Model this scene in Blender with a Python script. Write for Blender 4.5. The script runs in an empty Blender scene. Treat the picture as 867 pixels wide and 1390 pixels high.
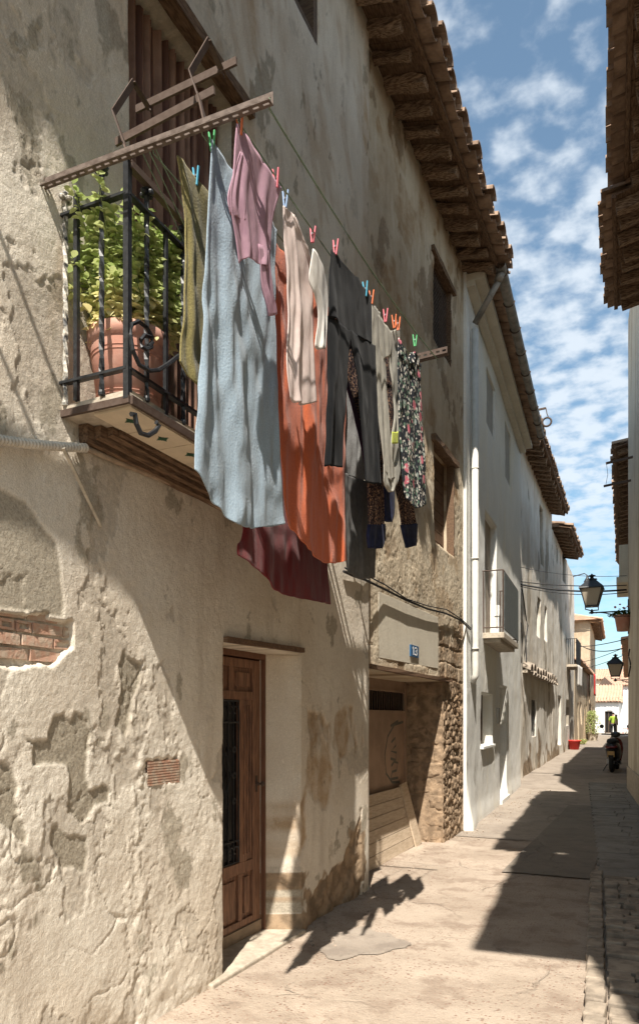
import bpy, math, random
import numpy as np
from mathutils import Vector, Matrix
random.seed(7); R=math.radians
sc=bpy.context.scene; COL=sc.collection
# ---------------- camera, sky, sun, exposure ----------------
FP=1010.; HZ=975.; EYE=1.6; TH=math.atan(457/1010); SN=math.sin(TH); CS=math.cos(TH)
cam=bpy.data.cameras.new('camera'); camo=bpy.data.objects.new('camera',cam); COL.objects.link(camo)
camo.location=(0,0,EYE); camo.rotation_euler=(R(90),0,TH)
cam.sensor_fit='HORIZONTAL'; cam.sensor_width=36; cam.lens=36*FP/867; cam.shift_y=(HZ-695)/867; cam.clip_start=.05; cam.clip_end=2000
sc.camera=camo
SUND=Vector((-.212,.71,-1)).normalized()      # the way the light travels
W=bpy.data.worlds.new('World'); sc.world=W; W.use_nodes=True
nt=W.node_tree; nt.nodes.clear()
def N(nt,t,**k):
    n=nt.nodes.new(t)
    for a,b in k.items():
        if a.startswith('i_'):
            key=a[2:]; key=int(key) if key.isdigit() else key.replace('_',' ')
            n.inputs[key].default_value=b
        else: setattr(n,a,b)
    return n
def lk(nt,a,b): nt.links.new(a,b)
sky=N(nt,'ShaderNodeTexSky',sky_type='NISHITA',sun_disc=False,sun_elevation=math.asin(-SUND.z),sun_rotation=math.atan2(-SUND.x,-SUND.y),air_density=1.0,dust_density=.6,ozone_density=2.5)
tc=N(nt,'ShaderNodeTexCoord'); sp=N(nt,'ShaderNodeSeparateXYZ'); lk(nt,tc.outputs['Generated'],sp.inputs[0])
mx=N(nt,'ShaderNodeMath',operation='MAXIMUM',i_1=.03); lk(nt,sp.outputs['Z'],mx.inputs[0])
ad=N(nt,'ShaderNodeMath',operation='ADD',i_1=.12); lk(nt,mx.outputs[0],ad.inputs[0])
dx=N(nt,'ShaderNodeMath',operation='DIVIDE'); lk(nt,sp.outputs['X'],dx.inputs[0]); lk(nt,ad.outputs[0],dx.inputs[1])
dy=N(nt,'ShaderNodeMath',operation='DIVIDE'); lk(nt,sp.outputs['Y'],dy.inputs[0]); lk(nt,ad.outputs[0],dy.inputs[1])
cb=N(nt,'ShaderNodeCombineXYZ'); lk(nt,dx.outputs[0],cb.inputs[0]); lk(nt,dy.outputs[0],cb.inputs[1])
c1=N(nt,'ShaderNodeTexNoise',i_Scale=15.,i_Detail=6,i_Roughness=.5,i_Distortion=.1); lk(nt,cb.outputs[0],c1.inputs['Vector'])
c2=N(nt,'ShaderNodeTexNoise',i_Scale=1.3,i_Detail=3); lk(nt,cb.outputs[0],c2.inputs['Vector'])
# more cloud towards the horizon
hz=N(nt,'ShaderNodeMapRange',i_1=.38,i_2=.72,i_3=.11,i_4=-.12); lk(nt,sp.outputs['Z'],hz.inputs[0])
s1=N(nt,'ShaderNodeMath',operation='ADD'); lk(nt,c1.outputs[0],s1.inputs[0]); lk(nt,hz.outputs[0],s1.inputs[1])
m2=N(nt,'ShaderNodeMath',operation='MULTIPLY_ADD',i_1=.35,i_2=-.175); lk(nt,c2.outputs[0],m2.inputs[0])
s2=N(nt,'ShaderNodeMath',operation='ADD'); lk(nt,s1.outputs[0],s2.inputs[0]); lk(nt,m2.outputs[0],s2.inputs[1])
cr=N(nt,'ShaderNodeMapRange',interpolation_type='SMOOTHSTEP',i_1=.36,i_2=.72,i_3=.04,i_4=.80); lk(nt,s2.outputs[0],cr.inputs[0])
low=N(nt,'ShaderNodeMapRange',i_1=.16,i_2=.27,i_3=.25,i_4=1.); lk(nt,sp.outputs['Z'],low.inputs[0])
cl=N(nt,'ShaderNodeMath',operation='MULTIPLY'); lk(nt,cr.outputs[0],cl.inputs[0]); lk(nt,low.outputs[0],cl.inputs[1])
mixc=N(nt,'ShaderNodeMix',data_type='RGBA'); lk(nt,cl.outputs[0],mixc.inputs[0]); 
hs=N(nt,'ShaderNodeHueSaturation',i_Saturation=.88,i_Value=.56); lk(nt,sky.outputs[0],hs.inputs['Color'])
tint=N(nt,'ShaderNodeMix',data_type='RGBA',blend_type='MULTIPLY',i_0=1.); tint.inputs[7].default_value=(.80,1.0,.98,1); lk(nt,hs.outputs[0],tint.inputs[6]); lk(nt,tint.outputs[2],mixc.inputs[6]); mixc.inputs[7].default_value=(2.9,3.15,3.4,1)
bg=N(nt,'ShaderNodeBackground',i_Strength=.145); lk(nt,mixc.outputs[2],bg.inputs[0])
wo=N(nt,'ShaderNodeOutputWorld'); lk(nt,bg.outputs[0],wo.inputs[0])
sl=bpy.data.lights.new('sun','SUN'); sl.energy=4.3; sl.angle=R(.53); sl.color=(1,.93,.83)
so=bpy.data.objects.new('sun',sl); COL.objects.link(so); so.location=(10,-20,40); so.rotation_euler=SUND.to_track_quat('-Z','Y').to_euler()
sc.view_settings.view_transform='Standard'; sc.view_settings.look='None'; sc.view_settings.gamma=1; sc.view_settings.use_curve_mapping=False
sc.view_settings.exposure=1.14
sc.cycles.max_bounces=8; sc.cycles.diffuse_bounces=4

# ---------------- picture geometry: a pixel of the photograph on a known plane ----------------
def ray(px,py):
    u=(px-433.5)/FP; w=(HZ-py)/FP
    return (-SN+u*CS, CS+u*SN, w)
def PX(px,py,x): a=ray(px,py); t=x/a[0]; return Vector((x,a[1]*t,EYE+a[2]*t))
def PY(px,py,y): a=ray(px,py); t=y/a[1]; return Vector((a[0]*t,y,EYE+a[2]*t))
def gz(y):
    t=min(max((y-11)/24.,0),1); t=t*t*(3-2*t); return .25*t
def PG(px,py):
    a=ray(px,py); z=0
    for _ in range(8):
        t=(z-EYE)/a[2]; z=gz(a[1]*t)
    return Vector((a[0]*t,a[1]*t,z))
def PLN(px,py,p,q):       # on the vertical plane through p,q: (s,z)
    a=ray(px,py); dx,dy=q[0]-p[0],q[1]-p[1]
    t=(p[0]*dy-p[1]*dx)/(a[0]*dy-a[1]*dx); L=math.hypot(dx,dy)
    return (((a[0]*t-p[0])*dx+(a[1]*t-p[1])*dy)/L, EYE+a[2]*t)

# ---------------- noise ----------------
def _h(ix,iy,seed):
    n=(ix.astype(np.int64)*374761393+iy.astype(np.int64)*668265263+seed*1442695041)&0xffffffff
    n=((n^(n>>13))*1274126177)&0xffffffff
    return ((n^(n>>16))&0xffff)/32767.5-1
def vn(x,y,seed=0):
    x=np.asarray(x,float); y=np.asarray(y,float)
    ix=np.floor(x); iy=np.floor(y); fx=x-ix; fy=y-iy
    ux=fx*fx*fx*(fx*(fx*6-15)+10); uy=fy*fy*fy*(fy*(fy*6-15)+10)
    a=_h(ix,iy,seed);b=_h(ix+1,iy,seed);c=_h(ix,iy+1,seed);d=_h(ix+1,iy+1,seed)
    return a+(b-a)*ux+(c-a)*uy+(a-b-c+d)*ux*uy
def fbm(x,y,seed=0,o=5,g=.5):
    r=0;a=1;t=0
    for k in range(o):
        ca,sa=math.cos(.6+k*1.13+seed),math.sin(.6+k*1.13+seed); xr,yr=np.asarray(x)*ca-np.asarray(y)*sa,np.asarray(x)*sa+np.asarray(y)*ca
        r=r+a*vn(xr*2**k+k*17.3,yr*2**k-k*9.1,seed+k); t+=a; a*=g
    return r/t
def ss(a,b,x): t=np.clip((x-a)/(b-a),0,1); return t*t*(3-2*t)
def inpoly(x,y,poly):
    r=np.zeros(np.shape(x),bool); n=len(poly)
    for i in range(n):
        x1,y1=poly[i]; x2,y2=poly[(i+1)%n]
        if y1==y2: continue
        c=((y1>y)!=(y2>y))&(x<(x2-x1)*(y-y1)/(y2-y1)+x1); r^=c
    return r
def sdpoly(x,y,poly):     # >0 inside
    d=np.full(np.shape(x),1e9); n=len(poly)
    for i in range(n):
        x1,y1=poly[i]; x2,y2=poly[(i+1)%n]; ex,ey=x2-x1,y2-y1
        t=np.clip(((x-x1)*ex+(y-y1)*ey)/(ex*ex+ey*ey),0,1)
        d=np.minimum(d,np.hypot(x-x1-t*ex,y-y1-t*ey))
    return np.where(inpoly(x,y,poly),d,-d)

# ---------------- materials ----------------
MATS={}
def newmat(name):
    m=bpy.data.materials.new(name); m.use_nodes=True; t=m.node_tree; t.nodes.clear()
    b=N(t,'ShaderNodeBsdfPrincipled'); o=N(t,'ShaderNodeOutputMaterial'); lk(t,b.outputs[0],o.inputs[0])
    b.inputs['Specular IOR Level'].default_value=.25
    MATS[name]=m; return m,t,b
def col4(c): return (c[0],c[1],c[2],1)
def mixn(t,f,a,b,mode='MIX'):
    n=N(t,'ShaderNodeMix',data_type='RGBA',blend_type=mode)
    for s,v in ((0,f),(6,a),(7,b)):
        if isinstance(v,(int,float)): n.inputs[s].default_value=v
        elif isinstance(v,tuple): n.inputs[s].default_value=col4(v)
        else: lk(t,v,n.inputs[s])
    return n.outputs[2]
def noise(t,scale,detail=5,rough=.55,vec=None,dist=0,stretch=None):
    c=vec
    if c is None:
        tcn=N(t,'ShaderNodeTexCoord'); c=tcn.outputs['Object']
    if stretch:
        mp=N(t,'ShaderNodeMapping'); mp.inputs['Scale'].default_value=stretch; lk(t,c,mp.inputs[0]); c=mp.outputs[0]
    n=N(t,'ShaderNodeTexNoise',i_Scale=scale,i_Detail=detail,i_Roughness=rough,i_Distortion=dist); lk(t,c,n.inputs['Vector']); return n.outputs[0]
def ramp(t,v,a,b,lo=0.,hi=1.):
    n=N(t,'ShaderNodeMapRange',i_1=a,i_2=b,i_3=lo,i_4=hi,interpolation_type='SMOOTHSTEP'); lk(t,v,n.inputs[0]); return n.outputs[0]
def mul(t,a,b,op='MULTIPLY'):
    n=N(t,'ShaderNodeMath',operation=op)
    for i,v in enumerate((a,b)):
        if isinstance(v,(int,float)): n.inputs[i].default_value=v
        else: lk(t,v,n.inputs[i])
    return n.outputs[0]
def bumps(t,b,lst):     # list of (height, distance)
    prev=None
    for h,d in lst:
        n=N(t,'ShaderNodeBump',i_Distance=d,i_Strength=1.); lk(t,h,n.inputs['Height'])
        if prev: lk(t,prev,n.inputs['Normal'])
        prev=n.outputs[0]
    lk(t,prev,b.inputs['Normal'])
def attr(t,name):
    n=N(t,'ShaderNodeAttribute'); n.attribute_name=name; return n.outputs['Fac']
def plaster(name,c1,c2,stain,patch=(.3,.26,.2),stone=(.33,.25,.17),b1=.012,b2=.004,streak=.45,rs=1.):
    m,t,b=newmat(name)
    c=mixn(t,ramp(t,noise(t,1.1*rs,8,.62),.38,.62),c1,c2)
    c=mixn(t,ramp(t,noise(t,5,6,.6,stretch=(1,1,.16)),.5,.75,0,streak),c,stain)
    c=mixn(t,ramp(t,noise(t,13,8,.7),.56,.7,0,.5),c,tuple(.72*v for v in c2))
    c=mixn(t,ramp(t,noise(t,48,4,.6),.58,.72,0,.55),c,tuple(min(1,v*1.18) for v in c1))
    c=mixn(t,ramp(t,noise(t,170,3,.6),.35,.65,0,.34),c,tuple(.55*v for v in c2))
    pc=mixn(t,ramp(t,noise(t,70,3),.4,.65),patch,tuple(v*.72 for v in patch))
    c=mixn(t,mul(t,attr(t,'bare'),.75),c,mixn(t,ramp(t,noise(t,30,4),.4,.6),tuple(v*.80 for v in c2),tuple(v*.62 for v in c2)))
    c=mixn(t,attr(t,'patch'),c,pc)
    sc1=mixn(t,ramp(t,noise(t,9,5),.35,.65),stone,tuple(v*.55 for v in stone))
    c=mixn(t,attr(t,'stone'),c,sc1)
    st=mixn(t,ramp(t,noise(t,7,6,.6),.4,.62,.6,1.),(1.,1.,1.),tuple(max(.05,s*1.6) for s in stain))
    c=mixn(t,attr(t,'stain'),c,st,'MULTIPLY')
    lk(t,c,b.inputs['Base Color']); b.inputs['Roughness'].default_value=.93
    bumps(t,b,[(noise(t,22,7,.62),b1),(noise(t,95,4,.6),b2*1.1),(noise(t,240,3,.7),b2*.9)])
    return m
def simple(name,c,rough=.6,metal=0.,var=.3,scale=20,bump=.001,c2=None,stretch=None,bscale=None,spec=.3):
    m,t,b=newmat(name)
    cc=mixn(t,ramp(t,noise(t,scale,6,.6,stretch=stretch),.35,.65),c,c2 if c2 else tuple(v*(1-var) for v in c))
    lk(t,cc,b.inputs['Base Color']); b.inputs['Roughness'].default_value=rough; b.inputs['Metallic'].default_value=metal
    b.inputs['Specular IOR Level'].default_value=spec
    if bump: bumps(t,b,[(noise(t,bscale or scale*2,5,.6,stretch=stretch),bump)])
    return m
def fabric(name,c,c2=None,terry=False):
    m,t,b=newmat(name)
    cc=mixn(t,ramp(t,noise(t,160 if terry else 30,3,.6),.3,.7),c,c2 if c2 else tuple(v*.62 for v in c))
    cc=mixn(t,ramp(t,noise(t,6,4,.6),.3,.7,0,.35),cc,tuple(v*.8 for v in c))
    lk(t,cc,b.inputs['Base Color']); b.inputs['Roughness'].default_value=.95; b.inputs['Specular IOR Level'].default_value=.1
    try: b.inputs['Sheen Weight'].default_value=.25 if terry else .08
    except Exception: pass
    bumps(t,b,[(noise(t,120 if terry else 300,3,.6),.0022 if terry else .0010),(noise(t,14,3,.5,stretch=(1,1,.3)),.006)])
    # thin cloth lets some light through
    tr=N(t,'ShaderNodeBsdfTranslucent'); lk(t,cc,tr.inputs[0]); ms=N(t,'ShaderNodeMixShader',i_0=.24)
    out=[n for n in t.nodes if n.type=='OUTPUT_MATERIAL'][0]
    lk(t,b.outputs[0],ms.inputs[1]); lk(t,tr.outputs[0],ms.inputs[2]); lk(t,ms.outputs[0],out.inputs[0])
    return m,t,b
def spots(name,base,cols,scale,thr=(.25,.35)):
    m,t,b=newmat(name)
    tcn=N(t,'ShaderNodeTexCoord')
    nv=N(t,'ShaderNodeTexNoise',i_Scale=scale*.8,i_Detail=3); lk(t,tcn.outputs['Object'],nv.inputs['Vector'])
    va=N(t,'ShaderNodeVectorMath',operation='MULTIPLY_ADD'); lk(t,nv.outputs['Color'],va.inputs[0]); va.inputs[1].default_value=(.9/scale,)*3; lk(t,tcn.outputs['Object'],va.inputs[2])
    c=base
    for k,(cc,s) in enumerate(cols):
        v=N(t,'ShaderNodeTexVoronoi',i_Scale=scale*s); mp=N(t,'ShaderNodeMapping'); mp.inputs['Location'].default_value=(k*3.1,k*1.7,k*.9)
        lk(t,va.outputs[0],mp.inputs[0]); lk(t,mp.outputs[0],v.inputs['Vector'])
        f=ramp(t,v.outputs['Distance'],thr[0],thr[1],1.,0.)
        sepc=N(t,'ShaderNodeSeparateColor'); lk(t,v.outputs['Color'],sepc.inputs[0])
        g=ramp(t,sepc.outputs[0],.42,.46)
        c=mixn(t,mul(t,f,g),c,cc)
    lk(t,c,b.inputs['Base Color']); b.inputs['Roughness'].default_value=.9
    bumps(t,b,[(noise(t,18,3,.5,stretch=(1,1,.3)),.012)])
    return m
M={}
M['plaster']=plaster('old_plaster',(.80,.735,.625),(.69,.605,.49),(.42,.34,.26),patch=(.40,.35,.27),stone=(.40,.29,.19),b1=.0065,b2=.003)
M['plaster13']=plaster('worn_ochre_plaster',(.66,.57,.43),(.56,.46,.33),(.36,.27,.18),patch=(.37,.29,.20),stone=(.37,.265,.175),b1=.008,b2=.0035)
M['white']=plaster('whitewash',(.86,.85,.80),(.80,.79,.74),(.66,.63,.56),b1=.004,b2=.0015,streak=.25)
M['greywash']=plaster('weathered_whitewash',(.78,.745,.67),(.65,.60,.52),(.48,.42,.34),b1=.007,b2=.003,streak=.45)
M['stonewall']=plaster('far_stone_render',(.60,.49,.35),(.50,.40,.28),(.36,.27,.18),b1=.02,b2=.005)
M['cream']=plaster('cream_render',(.70,.64,.52),(.62,.56,.45),(.36,.29,.22),b1=.003,b2=.001,streak=.3)
M['farwhite']=plaster('far_white_render',(.82,.81,.79),(.76,.75,.73),(.6,.58,.55),b1=.004,b2=.001,streak=.2)
M['wood']=simple('weathered_wood',(.20,.12,.07),.85,scale=14,bump=.006,c2=(.09,.052,.032),stretch=(1,6,6),bscale=20)
M['woody']=simple('weathered_wood_along',(.20,.125,.075),.85,scale=14,bump=.005,c2=(.085,.05,.03),stretch=(6,1,6),bscale=20)
M['rafter']=simple('rafter_wood',(.34,.235,.155),.9,scale=12,bump=.005,c2=(.085,.05,.03),stretch=(1,7,7),bscale=16)
M['door']=simple('varnished_door_wood',(.28,.145,.085),.6,scale=9,bump=.002,c2=(.12,.06,.038),stretch=(8,8,.7),spec=.4)
M['doorbase']=simple('door_kick_board',(.30,.22,.15),.7,scale=9,bump=.001)
M['glass']=simple('dark_glass',(.012,.012,.014),.25,bump=0,spec=.3)
M['iron']=simple('black_iron',(.022,.024,.027),.45,var=.5,scale=40,bump=.0008,spec=.5)
M['ironw']=simple('flaking_iron_paint',(.03,.03,.033),.55,scale=26,bump=.001,c2=(.62,.58,.5),bscale=60)
M['rust']=simple('rusty_steel',(.09,.062,.048),.7,var=.45,scale=35,bump=.001,c2=(.07,.045,.033))
M['rustl']=simple('grey_brown_steel',(.155,.12,.10),.65,scale=28,bump=.001,c2=(.09,.065,.052))
M['tile']=simple('aged_roof_tile',(.34,.235,.165),.9,scale=5,bump=.005,c2=(.19,.125,.085),bscale=30)
M['tilef']=simple('far_roof_tile',(.58,.36,.25),.9,scale=3,bump=.01,c2=(.42,.29,.2),bscale=12)
M['terra']=simple('terracotta_pot',(.46,.215,.155),.8,scale=6,bump=.002,c2=(.50,.29,.225))
M['brick']=simple('brick',(.46,.27,.19),.9,scale=25,bump=.004,c2=(.48,.38,.29))
M['ceramic']=simple('cream_ceramic',(.66,.56,.42),.4,var=.12,scale=12,bump=.0005)
M['green']=simple('green_glaze',(.03,.10,.055),.5,bump=0)
M['pvc']=simple('corrugated_conduit',(.55,.51,.44),.55,var=.25,scale=18,bump=0)
M['strut']=simple('plaster_strut',(.52,.46,.37),.9,bump=.002); M['greyp']=simple('painted_pipe',(.62,.60,.55),.6,var=.12,scale=10,bump=.001)
M['pipeplaster']=simple('pipe_brown',(.36,.27,.19),.7,var=.3,scale=20,bump=.001)
M['gutter']=simple('weathered_zinc',(.30,.27,.23),.55,.25,var=.45,scale=6,bump=.001)
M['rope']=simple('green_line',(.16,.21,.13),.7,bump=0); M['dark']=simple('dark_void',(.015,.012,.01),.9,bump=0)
M['cable']=simple('black_cable',(.02,.02,.022),.6,bump=0)
M['gate']=simple('brown_gate',(.34,.235,.165),.6,var=.22,scale=4,bump=.0015,bscale=60)
M['boardp']=simple('pale_board',(.52,.42,.31),.8,scale=7,bump=.002,c2=(.42,.33,.235),stretch=(1,1,8))
M['curtain']=simple('brown_curtain',(.21,.115,.08),.9,var=.35,scale=12,bump=.002,stretch=(1,1,.2))
M['slate']=simple('dark_reed_screen',(.075,.085,.085),.8,scale=20,bump=.006,c2=(.15,.16,.15),stretch=(1,6,.6))
M['shutter']=simple('shutter_brown',(.16,.115,.08),.8,scale=10,bump=.003,c2=(.09,.06,.045),stretch=(1,1,8))
M['concrete']=simple('ledge_concrete',(.50,.43,.34),.9,scale=14,bump=.004)
M['blind']=simple('grey_blind',(.42,.40,.36),.8,var=.15,scale=5,bump=.001)
M['blue']=simple('blue_plate',(.025,.10,.22),.35,bump=0,var=.1); M['whitep']=simple('white_enamel',(.8,.8,.78),.4,bump=0,var=.05)
M['red']=simple('red_plastic',(.62,.05,.04),.45,bump=0,var=.1); M['rubber']=simple('black_rubber',(.018,.018,.018),.7,bump=0)
M['blackp']=simple('black_bodywork',(.02,.02,.022),.28,bump=0,spec=.5); M['dred']=simple('dark_red_bodywork',(.14,.015,.015),.25,bump=0,spec=.5)
M['chrome']=simple('grey_metal',(.45,.45,.46),.35,.8,bump=0); M['plate']=simple('licence_plate',(.55,.36,.16),.5,bump=0,var=.1)
M['skin']=simple('skin',(.42,.26,.18),.6,bump=0,var=.1); M['hair']=simple('dark_hair',(.02,.014,.01),.7,bump=0)
M['shirt']=simple('lime_shirt',(.33,.46,.06),.85,bump=0,var=.15); M['trousers']=simple('dark_trousers',(.04,.04,.045),.9,bump=0)
M['leaf']=None
def leafmat(name,c1,c2,c3):
    m,t,b=newmat(name)
    g=N(t,'ShaderNodeNewGeometry')
    c=mixn(t,ramp(t,g.outputs['Random Per Island'],.1,.7),c1,c2)
    c=mixn(t,mul(t,attr(t,'yel'),1.),c,c3)
    lk(t,c,b.inputs['Base Color']); b.inputs['Roughness'].default_value=.6
    tr=N(t,'ShaderNodeBsdfTranslucent'); lk(t,c,tr.inputs[0]); ms=N(t,'ShaderNodeMixShader',i_0=.35)
    out=[n for n in t.nodes if n.type=='OUTPUT_MATERIAL'][0]
    lk(t,b.outputs[0],ms.inputs[1]); lk(t,tr.outputs[0],ms.inputs[2]); lk(t,ms.outputs[0],out.inputs[0]); return m
M['leaf']=leafmat('basil_leaf',(.38,.48,.17),(.56,.62,.28),(.78,.68,.36)); M['stem']=simple('stem',(.22,.26,.09),.7,bump=0)
M['leafd']=leafmat('dark_leaf',(.04,.09,.02),(.08,.14,.04),(.1,.1,.04))
def mlamp():
    m,t,b=newmat('frosted_lamp_glass'); b.inputs['Base Color'].default_value=(.62,.54,.42,1); b.inputs['Roughness'].default_value=.35
    tr=N(t,'ShaderNodeBsdfTranslucent',i_0=(.6,.52,.4,1)); ms=N(t,'ShaderNodeMixShader',i_0=.4)
    out=[n for n in t.nodes if n.type=='OUTPUT_MATERIAL'][0]
    lk(t,b.outputs[0],ms.inputs[1]); lk(t,tr.outputs[0],ms.inputs[2]); lk(t,ms.outputs[0],out.inputs[0]); return m
M['lampglass']=mlamp()

# ---------------- mesh building ----------------
class MB:
    def __init__(s): s.v=[]; s.f=[]
    def add(s,vs,fs):
        o=len(s.v); s.v+= [tuple(v) for v in vs]; s.f+=[tuple(i+o for i in f) for f in fs]; return s
    def hexa(s,p): return s.add(p,[(0,3,2,1),(4,5,6,7),(0,1,5,4),(1,2,6,5),(2,3,7,6),(3,0,4,7)])
    def box(s,a,b,jit=0):
        x0,y0,z0=a; x1,y1,z1=b
        p=[(x0,y0,z0),(x1,y0,z0),(x1,y1,z0),(x0,y1,z0),(x0,y0,z1),(x1,y0,z1),(x1,y1,z1),(x0,y1,z1)]
        if jit: p=[tuple(c+random.uniform(-jit,jit) for c in q) for q in p]
        return s.hexa(p)
    def beam(s,a,b,w,h,up=(0,0,1),jit=0,seg=1):
        a=Vector(a);b=Vector(b);d=(b-a).normalized(); u=Vector(up); r=d.cross(u).normalized(); u=r.cross(d).normalized()
        rings=[]
        for k in range(seg+1):
            c=a.lerp(b,k/seg)
            rings.append([c+r*(sx*w/2+random.uniform(-jit,jit))+u*(sz*h/2+random.uniform(-jit,jit)) for sx,sz in ((-1,-1),(1,-1),(1,1),(-1,1))])
        vs=[q for rg in rings for q in rg]; fs=[(3,2,1,0),tuple(4*seg+i for i in range(4))]
        for k in range(seg):
            for i in range(4): fs.append((4*k+i,4*k+(i+1)%4,4*k+4+(i+1)%4,4*k+4+i))
        return s.add(vs,fs)
    def tube(s,pts,r,n=8,rf=None,flat=1.,twist=0):
        pts=[Vector(p) for p in pts]; m=len(pts); vs=[];fs=[]
        up=Vector((0,0,1)); 
        d0=(pts[1]-pts[0]).normalized()
        if abs(d0.z)>.95: up=Vector((0,1,0))
        for k,p in enumerate(pts):
            d=(pts[min(k+1,m-1)]-pts[max(k-1,0)]); d=d.normalized() if d.length>1e-9 else d0
            rt=d.cross(up); rt=rt.normalized() if rt.length>1e-4 else Vector((1,0,0)); uu=rt.cross(d).normalized()
            rr=r if rf is None else rf(k/(m-1))*r
            for i in range(n):
                a=2*math.pi*i/n+twist*k+math.pi/4
                vs.append(p+rt*math.cos(a)*rr+uu*math.sin(a)*rr*flat)
        for k in range(m-1):
            for i in range(n): fs.append((k*n+i,k*n+(i+1)%n,(k+1)*n+(i+1)%n,(k+1)*n+i))
        fs.append(tuple(reversed(range(n)))); fs.append(tuple((m-1)*n+i for i in range(n)))
        return s.add(vs,fs)
    def lathe(s,prof,c=(0,0,0),n=24,ax='z',sq=None,rot=0):
        vs=[];fs=[];c=Vector(c)
        for r,z in prof:
            for i in range(n):
                a=2*math.pi*i/n+rot; q=(r*math.cos(a),r*math.sin(a),z)
                if ax=='x': q=(z,r*math.cos(a),r*math.sin(a))
                if ax=='y': q=(r*math.cos(a),z,r*math.sin(a))
                vs.append(c+Vector(q))
        m=len(prof)
        for k in range(m-1):
            for i in range(n): fs.append((k*n+i,k*n+(i+1)%n,(k+1)*n+(i+1)%n,(k+1)*n+i))
        fs.append(tuple(reversed(range(n)))); fs.append(tuple((m-1)*n+i for i in range(n)))
        return s.add(vs,fs)
    def prism(s,poly,off):     # 3D polygon extruded by vector
        n=len(poly); off=Vector(off); p=[Vector(q) for q in poly]
        return s.add(p+[q+off for q in p],[tuple(reversed(range(n))),tuple(range(n,2*n))]+[(i,(i+1)%n,n+(i+1)%n,n+i) for i in range(n)])
    def build(s,name,mat,parent=None,smooth=False,bevel=0,fix=True):
        return mkobj(name,s.v,s.f,mat,parent,smooth,bevel,fix)
def worldloc(o):
    v=Vector((0,0,0))
    while o: v+=o.location; o=o.parent
    return v
def mkobj(name,v,f,mat,parent=None,smooth=False,bevel=0,fix=True,origin=None):
    o0=worldloc(parent) if parent else (Vector(origin) if origin else Vector((0,0,0)))
    me=bpy.data.meshes.new(name)
    va=np.array([tuple(q) for q in v],float)-np.array(o0)
    me.from_pydata(va.tolist(),[],f); me.materials.append(mat)
    if fix:
        import bmesh; bm=bmesh.new(); bm.from_mesh(me); bmesh.ops.recalc_face_normals(bm,faces=bm.faces); bm.to_mesh(me); bm.free()
    o=bpy.data.objects.new(name,me); COL.objects.link(o)
    if parent: o.parent=parent
    else: o.location=o0
    if smooth:
        for p in me.polygons: p.use_smooth=True
    if bevel:
        b=o.modifiers.new('bevel','BEVEL'); b.width=bevel; b.segments=2; b.limit_method='ANGLE'
    return o
def top(s,name,mat,label,cat,group=None,**k):      # a single-mesh thing with its origin at its base
    a=np.array([tuple(q) for q in s.v]); c=a.mean(0); c[2]=a[:,2].min()
    o=mkobj(name,s.v,s.f,mat,None,k.get('smooth',False),k.get('bevel',0),True,origin=tuple(c))
    return tag(o,label,cat,group)
def tag(o,label=None,cat=None,group=None,kind=None):
    if label: o['label']=label
    if cat: o['category']=cat
    if group: o['group']=group
    if kind: o['kind']=kind
    return o
def thing(name,loc,label,cat,group=None):
    o=bpy.data.objects.new(name,None); COL.objects.link(o); o.location=loc; o.empty_display_size=.2
    return tag(o,label,cat,group)
def lerp(a,b,t): return a+(b-a)*t

class Fr:     # wall frame: s along p->q, n outward, z up
    def __init__(f,p,q,side=1):
        f.p=Vector((p[0],p[1])); d=Vector((q[0]-p[0],q[1]-p[1])); f.L=d.length; f.d=d.normalized()
        f.n=Vector((f.d.y,-f.d.x))*side; f.q=Vector((q[0],q[1])); f.side=side
    def P(f,s,n,z): 
        a=f.p+f.d*s+f.n*n; return Vector((a.x,a.y,z))
    def px(f,x,y): return PLN(x,y,f.p,f.q)
    def box(f,mb,s0,s1,n0,n1,z0,z1,jit=0):
        q=[f.P(s0,n0,z0),f.P(s1,n0,z0),f.P(s1,n1,z0),f.P(s0,n1,z0),f.P(s0,n0,z1),f.P(s1,n0,z1),f.P(s1,n1,z1),f.P(s0,n1,z1)]
        if jit: q=[v+Vector((random.uniform(-jit,jit),random.uniform(-jit,jit),random.uniform(-jit,jit))) for v in q]
        return mb.hexa(q)
def lines(a,b,step,snap):
    out=[a]; 
    while out[-1]<b-1e-6: out.append(min(b,out[-1]+step(out[-1])))
    o=np.array(out)
    for v in snap:
        i=int(np.argmin(abs(o-v))); 
        if 0<i<len(o)-1: o[i]=v
    return np.unique(o)
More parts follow.
